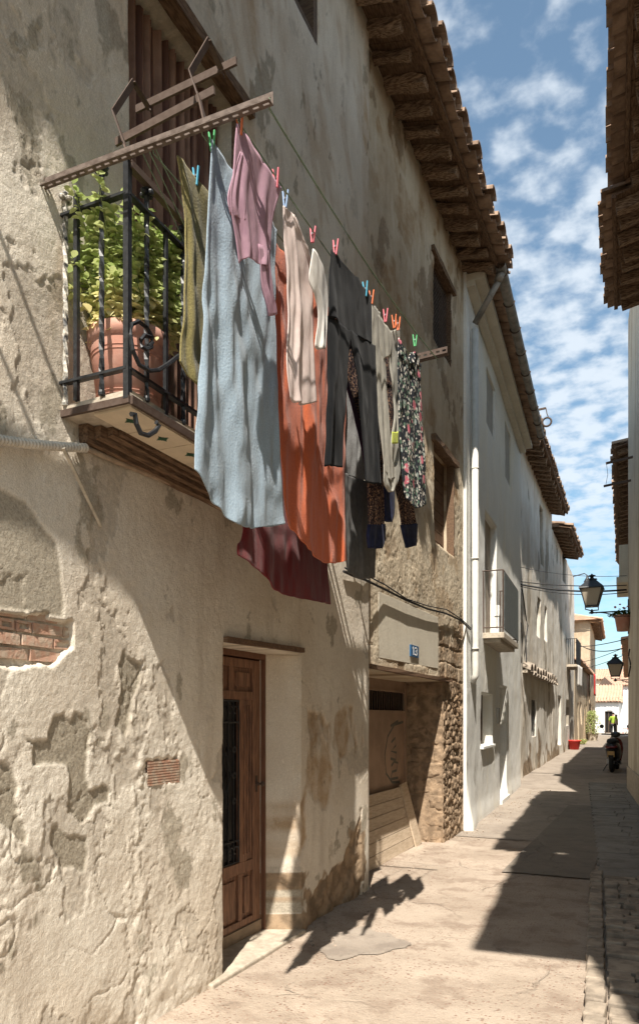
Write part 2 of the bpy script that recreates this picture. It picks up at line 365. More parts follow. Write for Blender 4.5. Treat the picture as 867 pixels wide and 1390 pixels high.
def facade(name,parent,fr,z0,z1,holes,mat,ds,dz,disp,masks=None,body=5.,cover=None):
    S=lines(0,fr.L,ds,[h[0] for h in holes]+[h[1] for h in holes]); Z=lines(z0,z1,dz,[h[2] for h in holes]+[h[3] for h in holes])
    ns,nz=len(S),len(Z); gs,gzz=np.meshgrid(S,Z); 
    D=disp(gs,gzz)*ss(0,.04,gs)*ss(0,.04,fr.L-gs)
    X=fr.p.x+fr.d.x*gs+fr.n.x*D; Y=fr.p.y+fr.d.y*gs+fr.n.y*D
    V=np.stack([X,Y,gzz],-1).reshape(-1,3)
    cs=(S[:-1]+S[1:])/2; cz=(Z[:-1]+Z[1:])/2; CSs,CZ=np.meshgrid(cs,cz); keep=np.ones(CSs.shape,bool)
    for h in holes: keep&=~((CSs>h[0])&(CSs<h[1])&(CZ>h[2])&(CZ<h[3]))
    j,i=np.nonzero(keep); a=j*ns+i
    F=np.stack([a,a+1,a+ns+1,a+ns],-1)
    Vl=[V];Fl=[F]; base=len(V)
    src=[np.arange(base)]
    for h in holes:
        i0,i1=[int(np.argmin(abs(S-v))) for v in h[:2]]; j0,j1=[int(np.argmin(abs(Z-v))) for v in h[2:4]]
        loop=[j0*ns+i for i in range(i0,i1)]+[j*ns+i1 for j in range(j0,j1)]+[j1*ns+i for i in range(i1,i0,-1)]+[j*ns+i0 for j in range(j1,j0,-1)]
        loop=np.array(loop); n=len(loop); prev=loop
        splay=h[5] if len(h)>5 else 0
        for k in (1,2,3):
            dd=h[4]*k/3; p=V[loop].copy(); sv=gs.reshape(-1)[loop]; zv=gzz.reshape(-1)[loop]
            sv2=sv-np.where(sv>h[1]-1e-4,splay*k/3,0)
            off=D.reshape(-1)[loop]*(1-k/3)-dd
            off=off+ (vn(sv*9+k,zv*9,5)*.006)*(k<3)
            q=np.stack([fr.p.x+fr.d.x*sv2+fr.n.x*off,fr.p.y+fr.d.y*sv2+fr.n.y*off,zv],-1)
            cur=np.arange(n)+base; base+=n; Vl.append(q); src.append(loop)
            Fl.append(np.stack([prev,np.roll(prev,-1),np.roll(cur,-1),cur],-1)); prev=cur
    V=np.concatenate(Vl);F=np.concatenate(Fl)
    if body:
        b0=len(V); c=[fr.P(0,0,z0),fr.P(fr.L,0,z0),fr.P(fr.L,-body,z0),fr.P(0,-body,z0)]; c+= [q+Vector((0,0,z1-z0)) for q in c]
        V=np.concatenate([V,np.array([tuple(q) for q in c])]); F=np.concatenate([F,np.array([(1,2,6,5),(2,3,7,6),(3,0,4,7),(4,5,6,7)])+b0]); 
    o0=np.array(worldloc(parent)); me=bpy.data.meshes.new(name)
    me.vertices.add(len(V)); me.vertices.foreach_set('co',(V-o0).astype(np.float32).ravel())
    me.loops.add(F.size); me.loops.foreach_set('vertex_index',F.astype(np.int32).ravel())
    me.polygons.add(len(F)); me.polygons.foreach_set('loop_start',np.arange(0,F.size,4,dtype=np.int32)); me.polygons.foreach_set('loop_total',np.full(len(F),4,dtype=np.int32))
    me.update(calc_edges=True); me.validate()
    sm=np.ones(len(me.polygons),bool); 
    if body: sm[-4:]=False
    me.polygons.foreach_set('use_smooth',sm)
    if fr.side<0: me.flip_normals()
    if masks:
        for k,fn in masks.items():
            vals=fn(gs,gzz).reshape(-1); full=np.zeros(len(V),np.float32); full[:len(vals)]=vals
            o=len(vals)
            for sarr in src[1:]:
                full[o:o+len(sarr)]=vals[sarr]; o+=len(sarr)
            at=me.attributes.new(k,'FLOAT','POINT'); at.data.foreach_set('value',full)
    me.materials.append(mat); ob=bpy.data.objects.new(name,me); COL.objects.link(ob); ob.parent=parent
    return ob
def tiled_roof(parent,fr,s0,s1,n_tip,z_tip,depth,slope,pitch=.215,mat=None,rows=3,rough=1.,name='roof',step_tiles=True):
    """barrel tile roof: tip at n_tip outward from the wall, rising inwards"""
    mb=MB(); n=max(2,int(round((s1-s0)/pitch))); w=(s1-s0)/n; rl=.40; 
    rr=random.Random(int(s1*100)+3)
    for i in range(n):
        sc_=s0+(i+.5)*w
        for r in range(rows):
            j=(rr.uniform(-.025,.025) if r==0 else 0)*rough; d0=r*rl*.72+j; d1=d0+rl+.03
            zo=.028*(1) ; K=6; ds_=rr.uniform(-.016,.016)*rough; zj=rr.uniform(-.010,.012)*rough
            for kind in (0,1):
                vs=[]; 
                if kind==1: sc2=sc_+w/2
                else: sc2=sc_
                for (dd,rad) in ((d0+(.05 if kind else 0),w*.50),(d1,w*.42)):
                    zz=zj+z_tip+dd*slope+( .02 if dd<d1 else 0.0)
                    for th in range(2):
                        rd=rad-(0 if th==0 else .017)
                        for k in range(K+1):
                            a=math.pi*k/K
                            if kind==0: q=fr.P(sc2+ds_+rd*math.cos(a),n_tip-dd,zz+.035+rd*math.sin(a)*.8)
                            else: q=fr.P(sc2+rd*math.cos(a),n_tip-dd,zz+.045-rd*math.sin(a)*.62)
                            vs.append(q)
                m=K+1; fs=[]
                for k in range(K):
                    fs+=[(k,k+1,2*m+k+1,2*m+k),(m+k+1,m+k,3*m+k,3*m+k+1),(k+1,k,m+k,m+k+1),(2*m+k,2*m+k+1,3*m+k+1,3*m+k)]
                fs+=[(0,2*m,3*m,m),(m-1,2*m-1,4*m-1,3*m-1)]
                mb.add(vs,fs)
    # rest of the slope: one corrugated sheet
    dd0=rows*rl*.72-.1; K=8*n; v=[]; 
    for row,dd in enumerate((dd0,depth)):
        for k in range(K+1):
            s=s0+(s1-s0)*k/K; v.append(fr.P(s,n_tip-dd,z_tip+dd*slope+.06+.05*math.cos(2*math.pi*(k/8-.5))))
    mb.add(v,[(k,k+1,K+2+k,K+1+k) for k in range(K)])
    # far slope and gables, closed below
    zr=z_tip+depth*slope+.06; nb=n_tip-2*depth
    a=[fr.P(s0,n_tip-depth,zr),fr.P(s1,n_tip-depth,zr),fr.P(s1,nb,z_tip),fr.P(s0,nb,z_tip)]
    mb.add(a,[(0,1,2,3)])
    mb.add([fr.P(s0,n_tip-.30,z_tip+.05),fr.P(s0,n_tip-depth,zr-.02),fr.P(s0,nb,z_tip)],[(0,1,2)])
    mb.add([fr.P(s1,n_tip-.30,z_tip+.05),fr.P(s1,n_tip-depth,zr-.02),fr.P(s1,nb,z_tip)],[(0,1,2)])
    return mb.build(name,mat or M['tile'],parent,smooth=False,fix=False)
def eaves(parent,roof,fr,s0,s1,n_tip,z_tip,slope,rsp=.36,rw=.13,rh=.14,rp=None,mat=None,board=True,jit=.008,cap=60,fascia=True):
    """rafters, soffit boards and edge batten under the tile tips"""
    rp=rp if rp is not None else n_tip-.2; n=min(cap,max(2,int(round((s1-s0)/rsp)))); W_=(s1-s0)/n
    zt=lambda nn: z_tip+(n_tip-nn)*slope
    for i in range(n):
        s=s0+(i+.5)*W_+random.uniform(-.03,.03); mb=MB(); w=rw*random.uniform(.8,1.2); h=rh*random.uniform(.85,1.15); L=rp+random.uniform(-.05,.03)
        mb.beam(fr.P(s,-.25,zt(-.25)-.06-h/2),fr.P(s+random.uniform(-.02,.02),L,zt(L)-.06-h/2),w,h,jit=jit*1.6,seg=5)
        mb.build('rafter',mat or M['rafter'],roof)
    mb=MB(); nb=max(1,int((s1-s0)/.17)) if board else 1
    k=0; s=s0
    while s<s1-.02:
        e=min(s1,s+(random.uniform(.12,.2) if board else 2)); j=random.uniform(-.008,.004)
        q=[fr.P(s,-.1,zt(-.1)-.05+j),fr.P(e-.008,-.1,zt(-.1)-.05+j),fr.P(e-.008,rp+.03,zt(rp+.03)-.05+j),fr.P(s,rp+.03,zt(rp+.03)-.05+j)]
        mb.hexa(q+[v+Vector((0,0,.022)) for v in q]); s=e
    mb.build('soffit_board',M['woody'],roof)
    if fascia:
        mb=MB(); mb.beam(fr.P(s0,rp+.05,zt(rp+.05)-.045),fr.P(s1,rp+.05,zt(rp+.05)-.045),.045,.05,jit=.004,seg=max(2,int((s1-s0)/.4))); mb.build('eave_batten',M['woody'],roof)
# ================= GROUND =================
def sheet(name,xs,ys,mat,zoff=0.,disp=None,clip=None,kind='structure'):
    gx,gy=np.meshgrid(xs,ys); t=np.clip((gy-11)/24.,0,1); g=.25*t*t*(3-2*t)*(gy<600)
    z=g+zoff+(disp(gx,gy) if disp else 0)
    V=np.stack([gx,gy,z],-1).reshape(-1,3); n=len(xs); j,i=np.nonzero(np.ones((len(ys)-1,n-1),bool)); a=j*n+i
    F=np.stack([a,a+1,a+n+1,a+n],-1)
    me=bpy.data.meshes.new(name); me.from_pydata(V.tolist(),[],F.tolist()); me.materials.append(mat)
    for p in me.polygons: p.use_smooth=True
    o=bpy.data.objects.new(name,me); COL.objects.link(o); return tag(o,kind=kind)
def groundmat(name,c1,c2,c3,peb=(.27,.16,.115),b=.006,cracks=.5,pebf=.6):
    m,t,bs=newmat(name)
    c=mixn(t,ramp(t,noise(t,.9,7,.6),.4,.6),c1,c2)
    c=mixn(t,ramp(t,noise(t,3.1,8,.68),.48,.62,0,.85),c,c3); c=mixn(t,ramp(t,noise(t,16,6,.7),.55,.7,0,.45),c,tuple(v*.6 for v in c3)); c=mixn(t,ramp(t,noise(t,.7,5,.7,dist=.4),.54,.62,0,.35),c,tuple(v*1.25 for v in c1))
    tcn=N(t,'ShaderNodeTexCoord'); v=N(t,'ShaderNodeTexVoronoi',i_Scale=42); lk(t,tcn.outputs['Object'],v.inputs['Vector'])
    sep=N(t,'ShaderNodeSeparateColor'); lk(t,v.outputs['Color'],sep.inputs[0])
    f=mul(t,mul(t,ramp(t,v.outputs['Distance'],.25,.4,1,0),ramp(t,sep.outputs[0],.6,.7)),ramp(t,noise(t,1.4,4),.36,.55,0,pebf))
    c=mixn(t,f,c,peb)
    c=mixn(t,ramp(t,noise(t,120,3,.6),.3,.7,0,.35),c,tuple(v*.6 for v in c2))
    nw=N(t,'ShaderNodeTexNoise',i_Scale=1.4,i_Detail=5); va=N(t,'ShaderNodeVectorMath',operation='MULTIPLY_ADD'); va.inputs[1].default_value=(.9,.9,.9)
    lk(t,tcn.outputs['Object'],nw.inputs['Vector']); lk(t,nw.outputs['Color'],va.inputs[0]); lk(t,tcn.outputs['Object'],va.inputs[2])
    v2=N(t,'ShaderNodeTexVoronoi',i_Scale=.85,feature='DISTANCE_TO_EDGE'); lk(t,va.outputs[0],v2.inputs['Vector'])
    ck=mul(t,ramp(t,v2.outputs['Distance'],0.,.022,1,0),ramp(t,noise(t,1.1,3),.45,.6))
    c=mixn(t,mul(t,ck,cracks),c,tuple(v*.35 for v in c2))
    lk(t,c,bs.inputs['Base Color']); bs.inputs['Roughness'].default_value=.9
    bumps(t,bs,[(noise(t,6,7,.65),b*2),(noise(t,60,4,.65),b),(ck,-.008),(f,.004)]); return m
M['road']=groundmat('worn_road',(.45,.37,.295),(.37,.30,.235),(.28,.215,.165),b=.008,cracks=.3,pebf=.8)
M['conc']=groundmat('street_concrete',(.335,.285,.235),(.29,.245,.20),(.24,.20,.165),b=.003,cracks=.35,pebf=.15)
M['conc2']=groundmat('patch_concrete',(.25,.215,.175),(.22,.19,.155),(.20,.17,.14),b=.003,cracks=.2,pebf=.1)
M['slab']=groundmat('grey_pavers',(.30,.28,.25),(.25,.235,.21),(.20,.18,.16),b=.006,cracks=.3,pebf=.1)
M['earth']=groundmat('earth',(.24,.19,.14),(.2,.16,.12),(.18,.14,.1))
sheet('terrain',np.concatenate([[-1500,-300,-60,-20],np.arange(-12,12.1,1),[20,60,300,1500]]),np.concatenate([[-600,-60,-12],np.arange(-6,100,1.),[150,300,1000]]),M['earth'],-.03)
xs=np.arange(-3.6,1.61,.05)
gd=lambda x,y: .008*fbm(x*2,y*2,31,4)+.012*fbm(x*.5,y*.5,77,3)+.02*ss(-2.15,-2.5,x)*ss(9.,6,y)
sheet('road',xs,np.concatenate([np.arange(-2,11,.05),np.arange(11,20,.1)]),M['road'],0,gd)
sheet('street_concrete',np.arange(-6,2.01,.1),np.concatenate([np.arange(9.9,20,.1),np.arange(20,90,.5)]),M['conc'],.007,gd)
sheet('patch_of_concrete',np.arange(-1.45,-.56,.05),np.arange(7.75,14.2,.1),M['conc2'],.013,gd)
# round concrete repair near the garage
c0=PG(470,1278); mb=MB(); pts=[]
for k in range(28):
    a=2*math.pi*k/28; r=.30*(1+.18*math.sin(3*a+1)+.1*math.sin(7*a)); pts.append((c0.x+.12+r*math.cos(a)*.9,c0.y+r*1.25*math.sin(a),.018))
P2=[(p[0],p[1]) for p in pts]; gx,gy=np.meshgrid(np.arange(c0.x-.5,c0.x+.75,.012),np.arange(c0.y-.6,c0.y+.6,.012)); kp=sdpoly(gx+.02*fbm(gx*9,gy*9,3,3),gy+.02*fbm(gx*9,gy*9,4,3),P2)>0
zz_=gd(gx,gy)+.006; n_=gx.shape[1]; keep=kp[:-1,:-1]&kp[1:,:-1]&kp[:-1,1:]&kp[1:,1:]; j_,i_=np.nonzero(keep); a_=j_*n_+i_; Fq=np.stack([a_,a_+1,a_+n_+1,a_+n_],-1); us,inv=np.unique(Fq,return_inverse=True); Vq=np.stack([gx,gy,zz_],-1).reshape(-1,3)[us]
tag(mkobj('repair_patch',Vq.tolist(),inv.reshape(-1,4).tolist(),M['conc'],smooth=True,fix=False),kind='structure')
# paved strip on the right: pavers, cobbles, kerb stones
rr=random.Random(4)
mb=MB(); y=7.9
while y<18.5:
    h=rr.uniform(.28,.42); xl=-.53-.088*(y-7.9) ; x=xl; xe=xl+1.35
    while x<xe:
        w=rr.uniform(.35,.7); z=.022+gz(y)+rr.uniform(0,.006)
        mb.box((x+.006,y+.006,-.02),(min(x+w,xe+.1)-.006,y+h-.006,z),jit=.003); x+=w
    y+=h
tag(mb.build('paved_strip',M['slab'],bevel=.004),kind='structure')
mb=MB(); y=3.2
while y<7.8:
    h=rr.uniform(.09,.14); x=-.31-.068*(y-5.3); 
    while x<.9:
        w=rr.uniform(.12,.34); mb.box((x+.008,y+.008,-.02),(x+w-.008,y+h-.008,.045+rr.uniform(-.016,.016)),jit=.009); x+=w
    y+=h
M['cobble']=simple('old_cobble_stone',(.36,.30,.235),.85,scale=7,bump=.006,c2=(.20,.165,.13)); tag(mb.build('cobbled_pavement',M['cobble'],bevel=.008),kind='structure')
mb=MB(); y=3.2
while y<7.8:
    h=rr.uniform(.16,.26); x=-.40-.068*(y-5.3); mb.box((x-.03,y+.008,-.02),(x+.075,y+h-.008,.05+rr.uniform(-.008,.008)),jit=.007); y+=h
tag(mb.build('kerb',M['cobble'],bevel=.01),kind='structure')

# loose grit and pebbles gathered along the foot of the walls
mb=MB()
for k in range(900):
    y=rr.uniform(4.2,17); e=abs(rr.gauss(0,.22)); x=-2.42+e if y<6.4 else (-2.5+e if y>9.4 else -2.7+e*1.6); r=rr.uniform(.003,.009) if rr.random()<.93 else rr.uniform(.01,.02)
    z=float(gd(np.array(x),np.array(y)))+gz(y)+(.012 if y>9.9 else 0); p=Vector((x,y,z+r*.4)); vs=[p+Vector((dx_*r*rr.uniform(.7,1.2),dy_*r*rr.uniform(.7,1.2),dz_*r*.7)) for dx_,dy_,dz_ in ((1,0,0),(0,1,0),(-1,0,0),(0,-1,0),(0,0,1),(0,0,-1))]
    mb.add(vs,[(0,1,4),(1,2,4),(2,3,4),(3,0,4),(1,0,5),(2,1,5),(3,2,5),(0,3,5)])
tag(mb.build('gravel',M['road']),kind='stuff')

# ================= PLASTER HOUSE WITH THE BALCONY =================
A=thing('plaster_house',(-2.4,3,0),'old cream plastered house with flaking wall, iron balcony and panelled wooden door','house')
fA=Fr((-2.4,-1.0),(-2.4,6.4))
def zp(sx,sy,sc_,pts): return [(sx+a/sc_,sy+b/sc_) for a,b in pts]
def wpoly(fr,pts): return [fr.px(*p) for p in pts]
cem1=wpoly(fA,zp(0,900,2.837,[(95,300),(180,300),(205,215),(250,195),(270,230),(290,190),(330,220),(345,280),(330,420),(345,490),(400,465),(435,500),(420,545),(375,545),(350,590),(310,612),(265,580),(265,500),(275,430),(260,400),(190,390),(130,395),(130,320)]))
cem2=wpoly(fA,zp(0,900,2.837,[(210,625),(265,665),(330,670),(338,740),(325,805),(300,800),(240,785),(215,750),(200,690)]))
cem3=wpoly(fA,zp(0,900,2.837,[(-90,375),(40,380),(65,470),(60,540),(105,660),(100,690),(60,670),(20,620),(-90,560)]))
cem4=wpoly(fA,zp(0,600,2.89,[(-300,120),(0,190),(100,240),(160,330),(215,400),(235,520),(245,650),(240,690),(0,650),(-300,650)]))
cem5=wpoly(fA,zp(0,600,2.89,[(490,810),(510,850),(560,880),(545,960),(520,1010),(500,1150),(455,1120),(480,1000),(470,880)]))
brk=wpoly(fA,[(-40,832),(60,835),(96,845),(97,880),(70,903),(25,906),(-40,900)])
til=wpoly(fA,[(200,1033),(244,1028),(245,1058),(204,1066)])
stn=wpoly(fA,zp(380,780,2.67,[(290,860),(300,1190),(180,1280),(100,1310),(125,1150),(225,1040),(262,950)]))
sta=wpoly(fA,zp(380,780,2.67,[(100,480),(180,540),(240,480),(295,460),(300,640),(240,660),(190,720),(170,860),(130,840),(100,760),(90,960),(70,1060),(70,900),(100,700)]))
lft=wpoly(fA,zp(0,900,2.837,[(-200,560),(20,620),(100,700),(130,760),(160,850),(165,960),(110,1040),(90,1140),(-200,1300)]))
ridge=wpoly(fA,zp(0,900,2.837,[(480,-40),(560,-60),(575,300),(560,520),(580,900),(560,1140),(490,1140),(480,880),(520,600),(500,350)]))
def warp(s,z,a=.02,f=14): return s+a*fbm(s*f,z*f,5,3),z+a*fbm(s*f+9,z*f,6,3)
def mk(poly,a=.018,f=18,e=.006):
    def fn(s,z):
        x0=min(p[0] for p in poly)-.1;x1=max(p[0] for p in poly)+.1;z0=min(p[1] for p in poly)-.1;z1=max(p[1] for p in poly)+.1
        r=np.zeros(s.shape); k=(s>x0)&(s<x1)&(z>z0)&(z<z1)
        if k.any():
            a_,b_=warp(s[k],z[k],a,f); r[k]=ss(-e,e,sdpoly(a_,b_,poly))
        return r
    return fn
mC=[mk(p) for p in (cem1,cem2,cem3,cem5)]; m4=mk(cem4,.012,8,.01); mB=mk(brk,.02,20); mT=mk(til,.022,24); mS=mk(stn,.05,10,.02); mSt=mk(sta,.06,8,.03); mL=mk(lft,.04,8,.03); mR=mk(ridge,.05,8,.04)
chips_=lambda s,z: ss(.30,.34,fbm(s*2.1+3,z*1.3,91,6,.6))*ss(2.2,2.9,s)      # scattered chipped places
def patchA(s,z):
    r=m4(s,z)*.9
    for m in mC: r=np.maximum(r,m(s,z))
    r=np.maximum(r,mL(s,z)*ss(.0,.1,fbm(s*7,z*4,44,4)))
    r=np.maximum(r,.8*ss(.36,.40,fbm(s*4,z*2.5,55,6,.6)))
    return r
def stonesA(s,z): return np.maximum(mS(s,z),np.maximum(mB(s,z)*.0,ss(.0,.12,fbm(s*5,z*5,12,4)+(.32-z)*1.2)*(s>5.3)))
def stainA(s,z): return np.clip(mSt(s,z)*ss(-.25,.1,fbm(s*5,z*2.2,71,5))+.5*ss(.1,.4,fbm(s*3,z*.8,72,5))*ss(2.8,3.4,z)+.5*ss(.12,.3,fbm(s*6+z*2.,z*1.6,73,5))*ss(3.4,4.3,z)*ss(3.9,4.8,s),0,1)
def crack(s,z,f,seed,w=.02): 
    n=fbm(s*f,z*f,seed,4); return np.exp(-(n/w)**2)
def worley(s,z,sz,seed):
    x=s/sz;y=z/sz;ix=np.floor(x);iy=np.floor(y);f1_=np.full(x.shape,9.);f2_=f1_.copy();idv=np.zeros(x.shape)
    for a in (-1,0,1):
        for b in (-1,0,1):
            cx=ix+a;cy=iy+b; px_=cx+.5+.42*_h(cx,cy,seed);py_=cy+.5+.42*_h(cx,cy,seed+1); d=np.hypot(x-px_,y-py_)
            k=d<f1_; f2_=np.where(k,f1_,np.minimum(f2_,d)); idv=np.where(k,_h(cx,cy,seed+2),idv); f1_=np.where(k,d,f1_)
    return f1_,f2_,idv
def bareA(s,z):
    n=fbm(s*2.3+4,z*1.7,308,7,.62); return ss(.15,.165,n)*.9*ss(3.9,3.4,z*.9)+ss(.20,.215,n)*(z>3.9)*.8
def dispA(s,z):
    d=.020*fbm(s*.9,z*.9,1,3)+.0042*fbm(s*3.5,z*3.5,2,4)
    rough=np.clip(.25+.8*ss(.0,.35,fbm(s*1.1,z*1.1,21,3))+1.1*mR(s,z)+.75*mL(s,z)+.6*ss(3.9,4.25,s)*ss(4.95,4.7,s)*ss(2.1,1.3,z),0,2)
    rough=rough*np.where((z>3.0),.75,1)*ss(6.9,5.2,s+.0*z)+.15
    sm=1-.85*m4(s,z); pm=np.zeros(s.shape)
    for m in mC: pm=np.maximum(pm,m(s,z))
    t1=fbm(s*11,z*8,3,5,.6); d=d+rough*sm*(1-.8*pm)*(.0022*t1+.0028*np.abs(fbm(s*5.5,z*4,4,4)))
    d=d-.0042*bareA(s,z)+.002*ss(-.006,.006,fbm(s*3.2,z*2.4,8,6,.62))*rough*sm*(1-pm)      # layered trowel edges
    d=d+.0014*vn(s*75,z*75,9)*sm*(.4+.5*rough)+(.0055*fbm(s*10,z*6,19,5,.6)+.0045*fbm(s*26,z*20,20,3))*sm*(1-pm)*np.clip(mR(s,z)+.8*mL(s,z)+.35*ss(3.9,4.25,s)*ss(5.0,4.8,s)*ss(2.1,1.3,z),0,1.2)
    d=d-.0065*pm-.006*m4(s,z)-.032*mB(s,z)-.02*mT(s,z)
    d=d-.0055*crack(s,z,1.7,61,.008)*np.minimum(rough,1)*sm
    d=d+mS(s,z)*(-.02+.025*fbm(s*9,z*9,14,4))-.010*mSt(s,z)*ss(-.2,0,fbm(s*5,z*2.2,71,5))
    d=d+.03*ss(.5,0,z)*fbm(s*3,z*3,17,4)
    return d
hA=[(fA.px(174,0)[0],5.08,2.97,5.5,.26),(4.885,5.97,.03,2.07,.27,.14),(5.3,6.31,6.85,7.7,.2)]
facade('wall',A,fA,-.1,8.0,hA,M['plaster'],lambda s:.05 if s<2.9 else lerp(.0065,.014,min(1,(s-2.9)/3)),lambda z:.009 if z<4.6 else .022,dispA,{'patch':patchA,'stone':stonesA,'stain':stainA,'bare':bareA},body=6)
# hollow bricks in the broken patch
br=MB(); bh=MB()
for row,(z0,off) in enumerate(((1.845,0.),(1.905,.05),(1.962,.02),(2.017,.08))):
    y=2.0+off
    while y<2.6:
        L=.17 if rr.random()<.6 else .075; L=min(L,2.60-y)
        if L>.03 and not(row==2 and y<2.15):
            xo=-2.418+rr.uniform(-.012,.012)
            if L<.1:
                w=L; t=.011; 
                for (a,b,c_,d) in ((y,y+w,z0,z0+t),(y,y+w,z0+.044-t,z0+.044),(y,y+t,z0+t,z0+.044-t),(y+w-t,y+w,z0+t,z0+.044-t)): br.box((-2.53,a,c_),(xo,b,d),jit=.0015)
                bh.box((-2.53,y+t,z0+t),(-2.5,y+w-t,z0+.044-t))
            else: br.box((-2.53,y,z0),(xo,y+L,z0+.044),jit=.003)
        y+=L+.012
br.build('exposed_bricks',M['brick'],A); bh=MB(); bh.box((-2.56,1.9,1.80),(-2.532,2.75,2.10)); bh.build('brick_hollow',M['dark'],A); bh=MB()
for z0 in (1.83,1.8895,1.9495,2.0065,2.0615): bh.box((-2.53,1.9,z0),(-2.432,2.62,z0+.015),jit=.004)
bh.build('mortar',M['concrete'],A)
bt=MB(); a=PX(201,1034,-2.407); b=PX(244,1062,-2.407)
for k in range(9):
    z=lerp(b.z,a.z,k/9); bt.box((-2.44,a.y,z),(-2.408,b.y,z+(a.z-b.z)/9*.62))
bt.box((-2.45,a.y,b.z),(-2.413,b.y,a.z)); bt.build('exposed_brick',M['brick'],A)
# wooden lintel strip over the door
mb=MB(); mb.beam(PX(306,868,-2.385),PX(411,883,-2.385),.03,.035,jit=.002,seg=6); mb.build('lintel_strip',M['wood'],A)
mb=MB(); 
mb.tube([(-2.38,4.9,2.62),(-2.385,4.9,2.5)],.007); mb.tube([(-2.38,4.96,2.63),(-2.385,4.95,2.51)],.007); mb.build('wall_hook',M['rust'],A)
# ground-floor door
dY0,dY1,dX=3.80,4.835,-2.665
D=MB()
def rail(mb,y0,y1,z0,z1,x0=dX-.04,x1=dX): mb.box((x0,y0,z0),(x1,y1,z1))
mb=MB(); mb.box((dX-.06,dY1-.002,.03),(dX+.035,dY1+.055,2.09)); mb.box((dX-.06,3.86,2.03),(dX+.035,dY1-.003,2.09)); mb.box((dX-.06,3.82,.03),(dX+.035,3.875,2.03)); mb.build('door_frame',simple('door_frame_wood',(.175,.082,.048),.55,scale=9,bump=.001,stretch=(8,8,.7)),A,bevel=.004)
y0,y1=3.90,dY1-.006

st=.09
rail(D,y0,y0+st,.12,2.02); rail(D,y1-st-.02,y1,.12,2.02)
D2=[(.12,.17),(.50,.58),(1.73,1.79),(1.96,2.02)]
for a,b in D2: rail(D,y0+st,y1-st-.02,a,b,dX-.038,dX-.002)
ym=4.585
rail(D,ym-.065,ym-.01,.17,.50,dX-.037,dX-.003); rail(D,ym-.045,ym+.05,.58,1.73,dX-.037,dX-.003); rail(D,ym-.19,ym-.13,1.79,1.96,dX-.037,dX-.003)
# a raised vertical moulding field beside the glass and the panels
rail(D,ym+.05,y1-st-.02,.58,1.73,dX-.034,dX-.012)
for (a,b,c_,d) in ((y0+st,ym-.065,.17,.50),(ym-.01,y1-st-.02,.17,.50),(y0+st,ym-.19,1.79,1.96),(ym-.13,y1-st-.02,1.79,1.96),(y0+st,ym-.045,.58,1.73)):
    if d==1.73: continue
    D.box((dX-.04,a,c_),(dX-.022,b,d)); D.box((dX-.03,a+.035,c_+.035),(dX-.006,b-.035,d-.035))
for yy in (ym+.01,ym+.055,ym+.095): D.box((dX-.02,yy-.008,.63),(dX+.006,yy+.008,1.69))
door=D.build('door',M['door'],A,bevel=.003)
mb=MB(); mb.box((dX-.03,y0,.03),(dX+.012,y1,.118)); mb.build('kick_board',M['doorbase'],door,bevel=.003)
mb=MB(); mb.box((dX-.038,y0+st,.58),(dX-.032,ym-.045,1.73)); mb.build('pane',M['glass'],door)
G=MB(); gx=dX-.008; gy0,gy1=ym-.40,ym-.055; gm=(gy0+gy1)/2
def gt(pts,r=.006): G.tube([(gx,p[0],p[1]) for p in pts],r,6)
for yy in np.linspace(gy0,gy1,6): gt([(yy,.59),(yy,1.72)],.005)
for zz in (.59,.74,1.57,1.72): gt([(gy0,zz),(gy1,zz)],.006)
def spiral(cy,cz,r,t0,t1,n=22,sh=.25): return [(cy+r*(1-(1-sh)*k/n)*math.cos(lerp(t0,t1,k/n)),cz+r*(1-(1-sh)*k/n)*math.sin(lerp(t0,t1,k/n))) for k in range(n+1)]
for sg in (-1,1):
    gt([(gm+sg*.005,.98)]+[(gm+sg*lerp(.005,.07,k/6),lerp(1.08,1.21,k/6)) for k in range(7)]+[(gm+sg*lerp(.07,.005,k/6),lerp(1.21,1.36,k/6)) for k in range(1,7)],.006)
    for cz in (.665,1.645):
        for cyo in (.06,.13): gt([(gm+sg*(cyo+q[0]),cz+q[1]) for q in spiral(0,0,.048,0,4.6)],.005)
    for zz in (1.2,1.02,1.38): gt([(gm+sg*(.11+q[0]),zz+q[1]) for q in spiral(0,0,.022,0,6.0,12,.8)],.0055)
G.build('door_grille',M['iron'],door)
mb=MB(); mb.lathe([(.0,0),(.014,0),(.014,.02),(.008,.024),(.008,.04),(.019,.045),(.019,.06),(.0,.065)],(dX,y1-.06,1.12),12,'x'); mb.box((dX,y1-.075,1.06),(dX+.004,y1-.045,1.18)); mb.build('handle',M['rust'],door)
mb=MB(); mb.box((-2.66,3.7,-.02),(-2.36,4.99,.035),jit=.008); mb.build('doorstep',M['concrete'],A,bevel=.01)

# balcony opening: wooden frame, striped curtain, lintel beam
oy0=hA[0][0]-1; 
mb=MB(); mb.beam((-2.40,oy0-.02,5.505),(-2.40,4.20,5.505),.09,.07,jit=.004,seg=8); mb.beam((-2.42,4.085,2.98),(-2.42,4.085,5.46),.07,.05,up=(1,0,0),jit=.003,seg=8); mb.build('wooden_surround',M['woody'],A)
vs=[];fs=[];n=220
for j in range(14):
    zz=2.99+j*(5.47-2.99)/13
    for i in range(n+1):
        t=i/n; yy=oy0+t*(4.07-oy0); ph=t*2*math.pi*15+.5*math.sin(zz*1.3)+.9*math.sin(t*9)
        xx=-2.56+.022*math.sin(ph+.9*math.sin(ph*.37+zz*.4))+.010*math.sin(ph*2.3+zz)
        vs.append((xx,yy,zz))
for j in range(13):
    for i in range(n): fs.append((j*(n+1)+i,j*(n+1)+i+1,(j+1)*(n+1)+i+1,(j+1)*(n+1)+i))
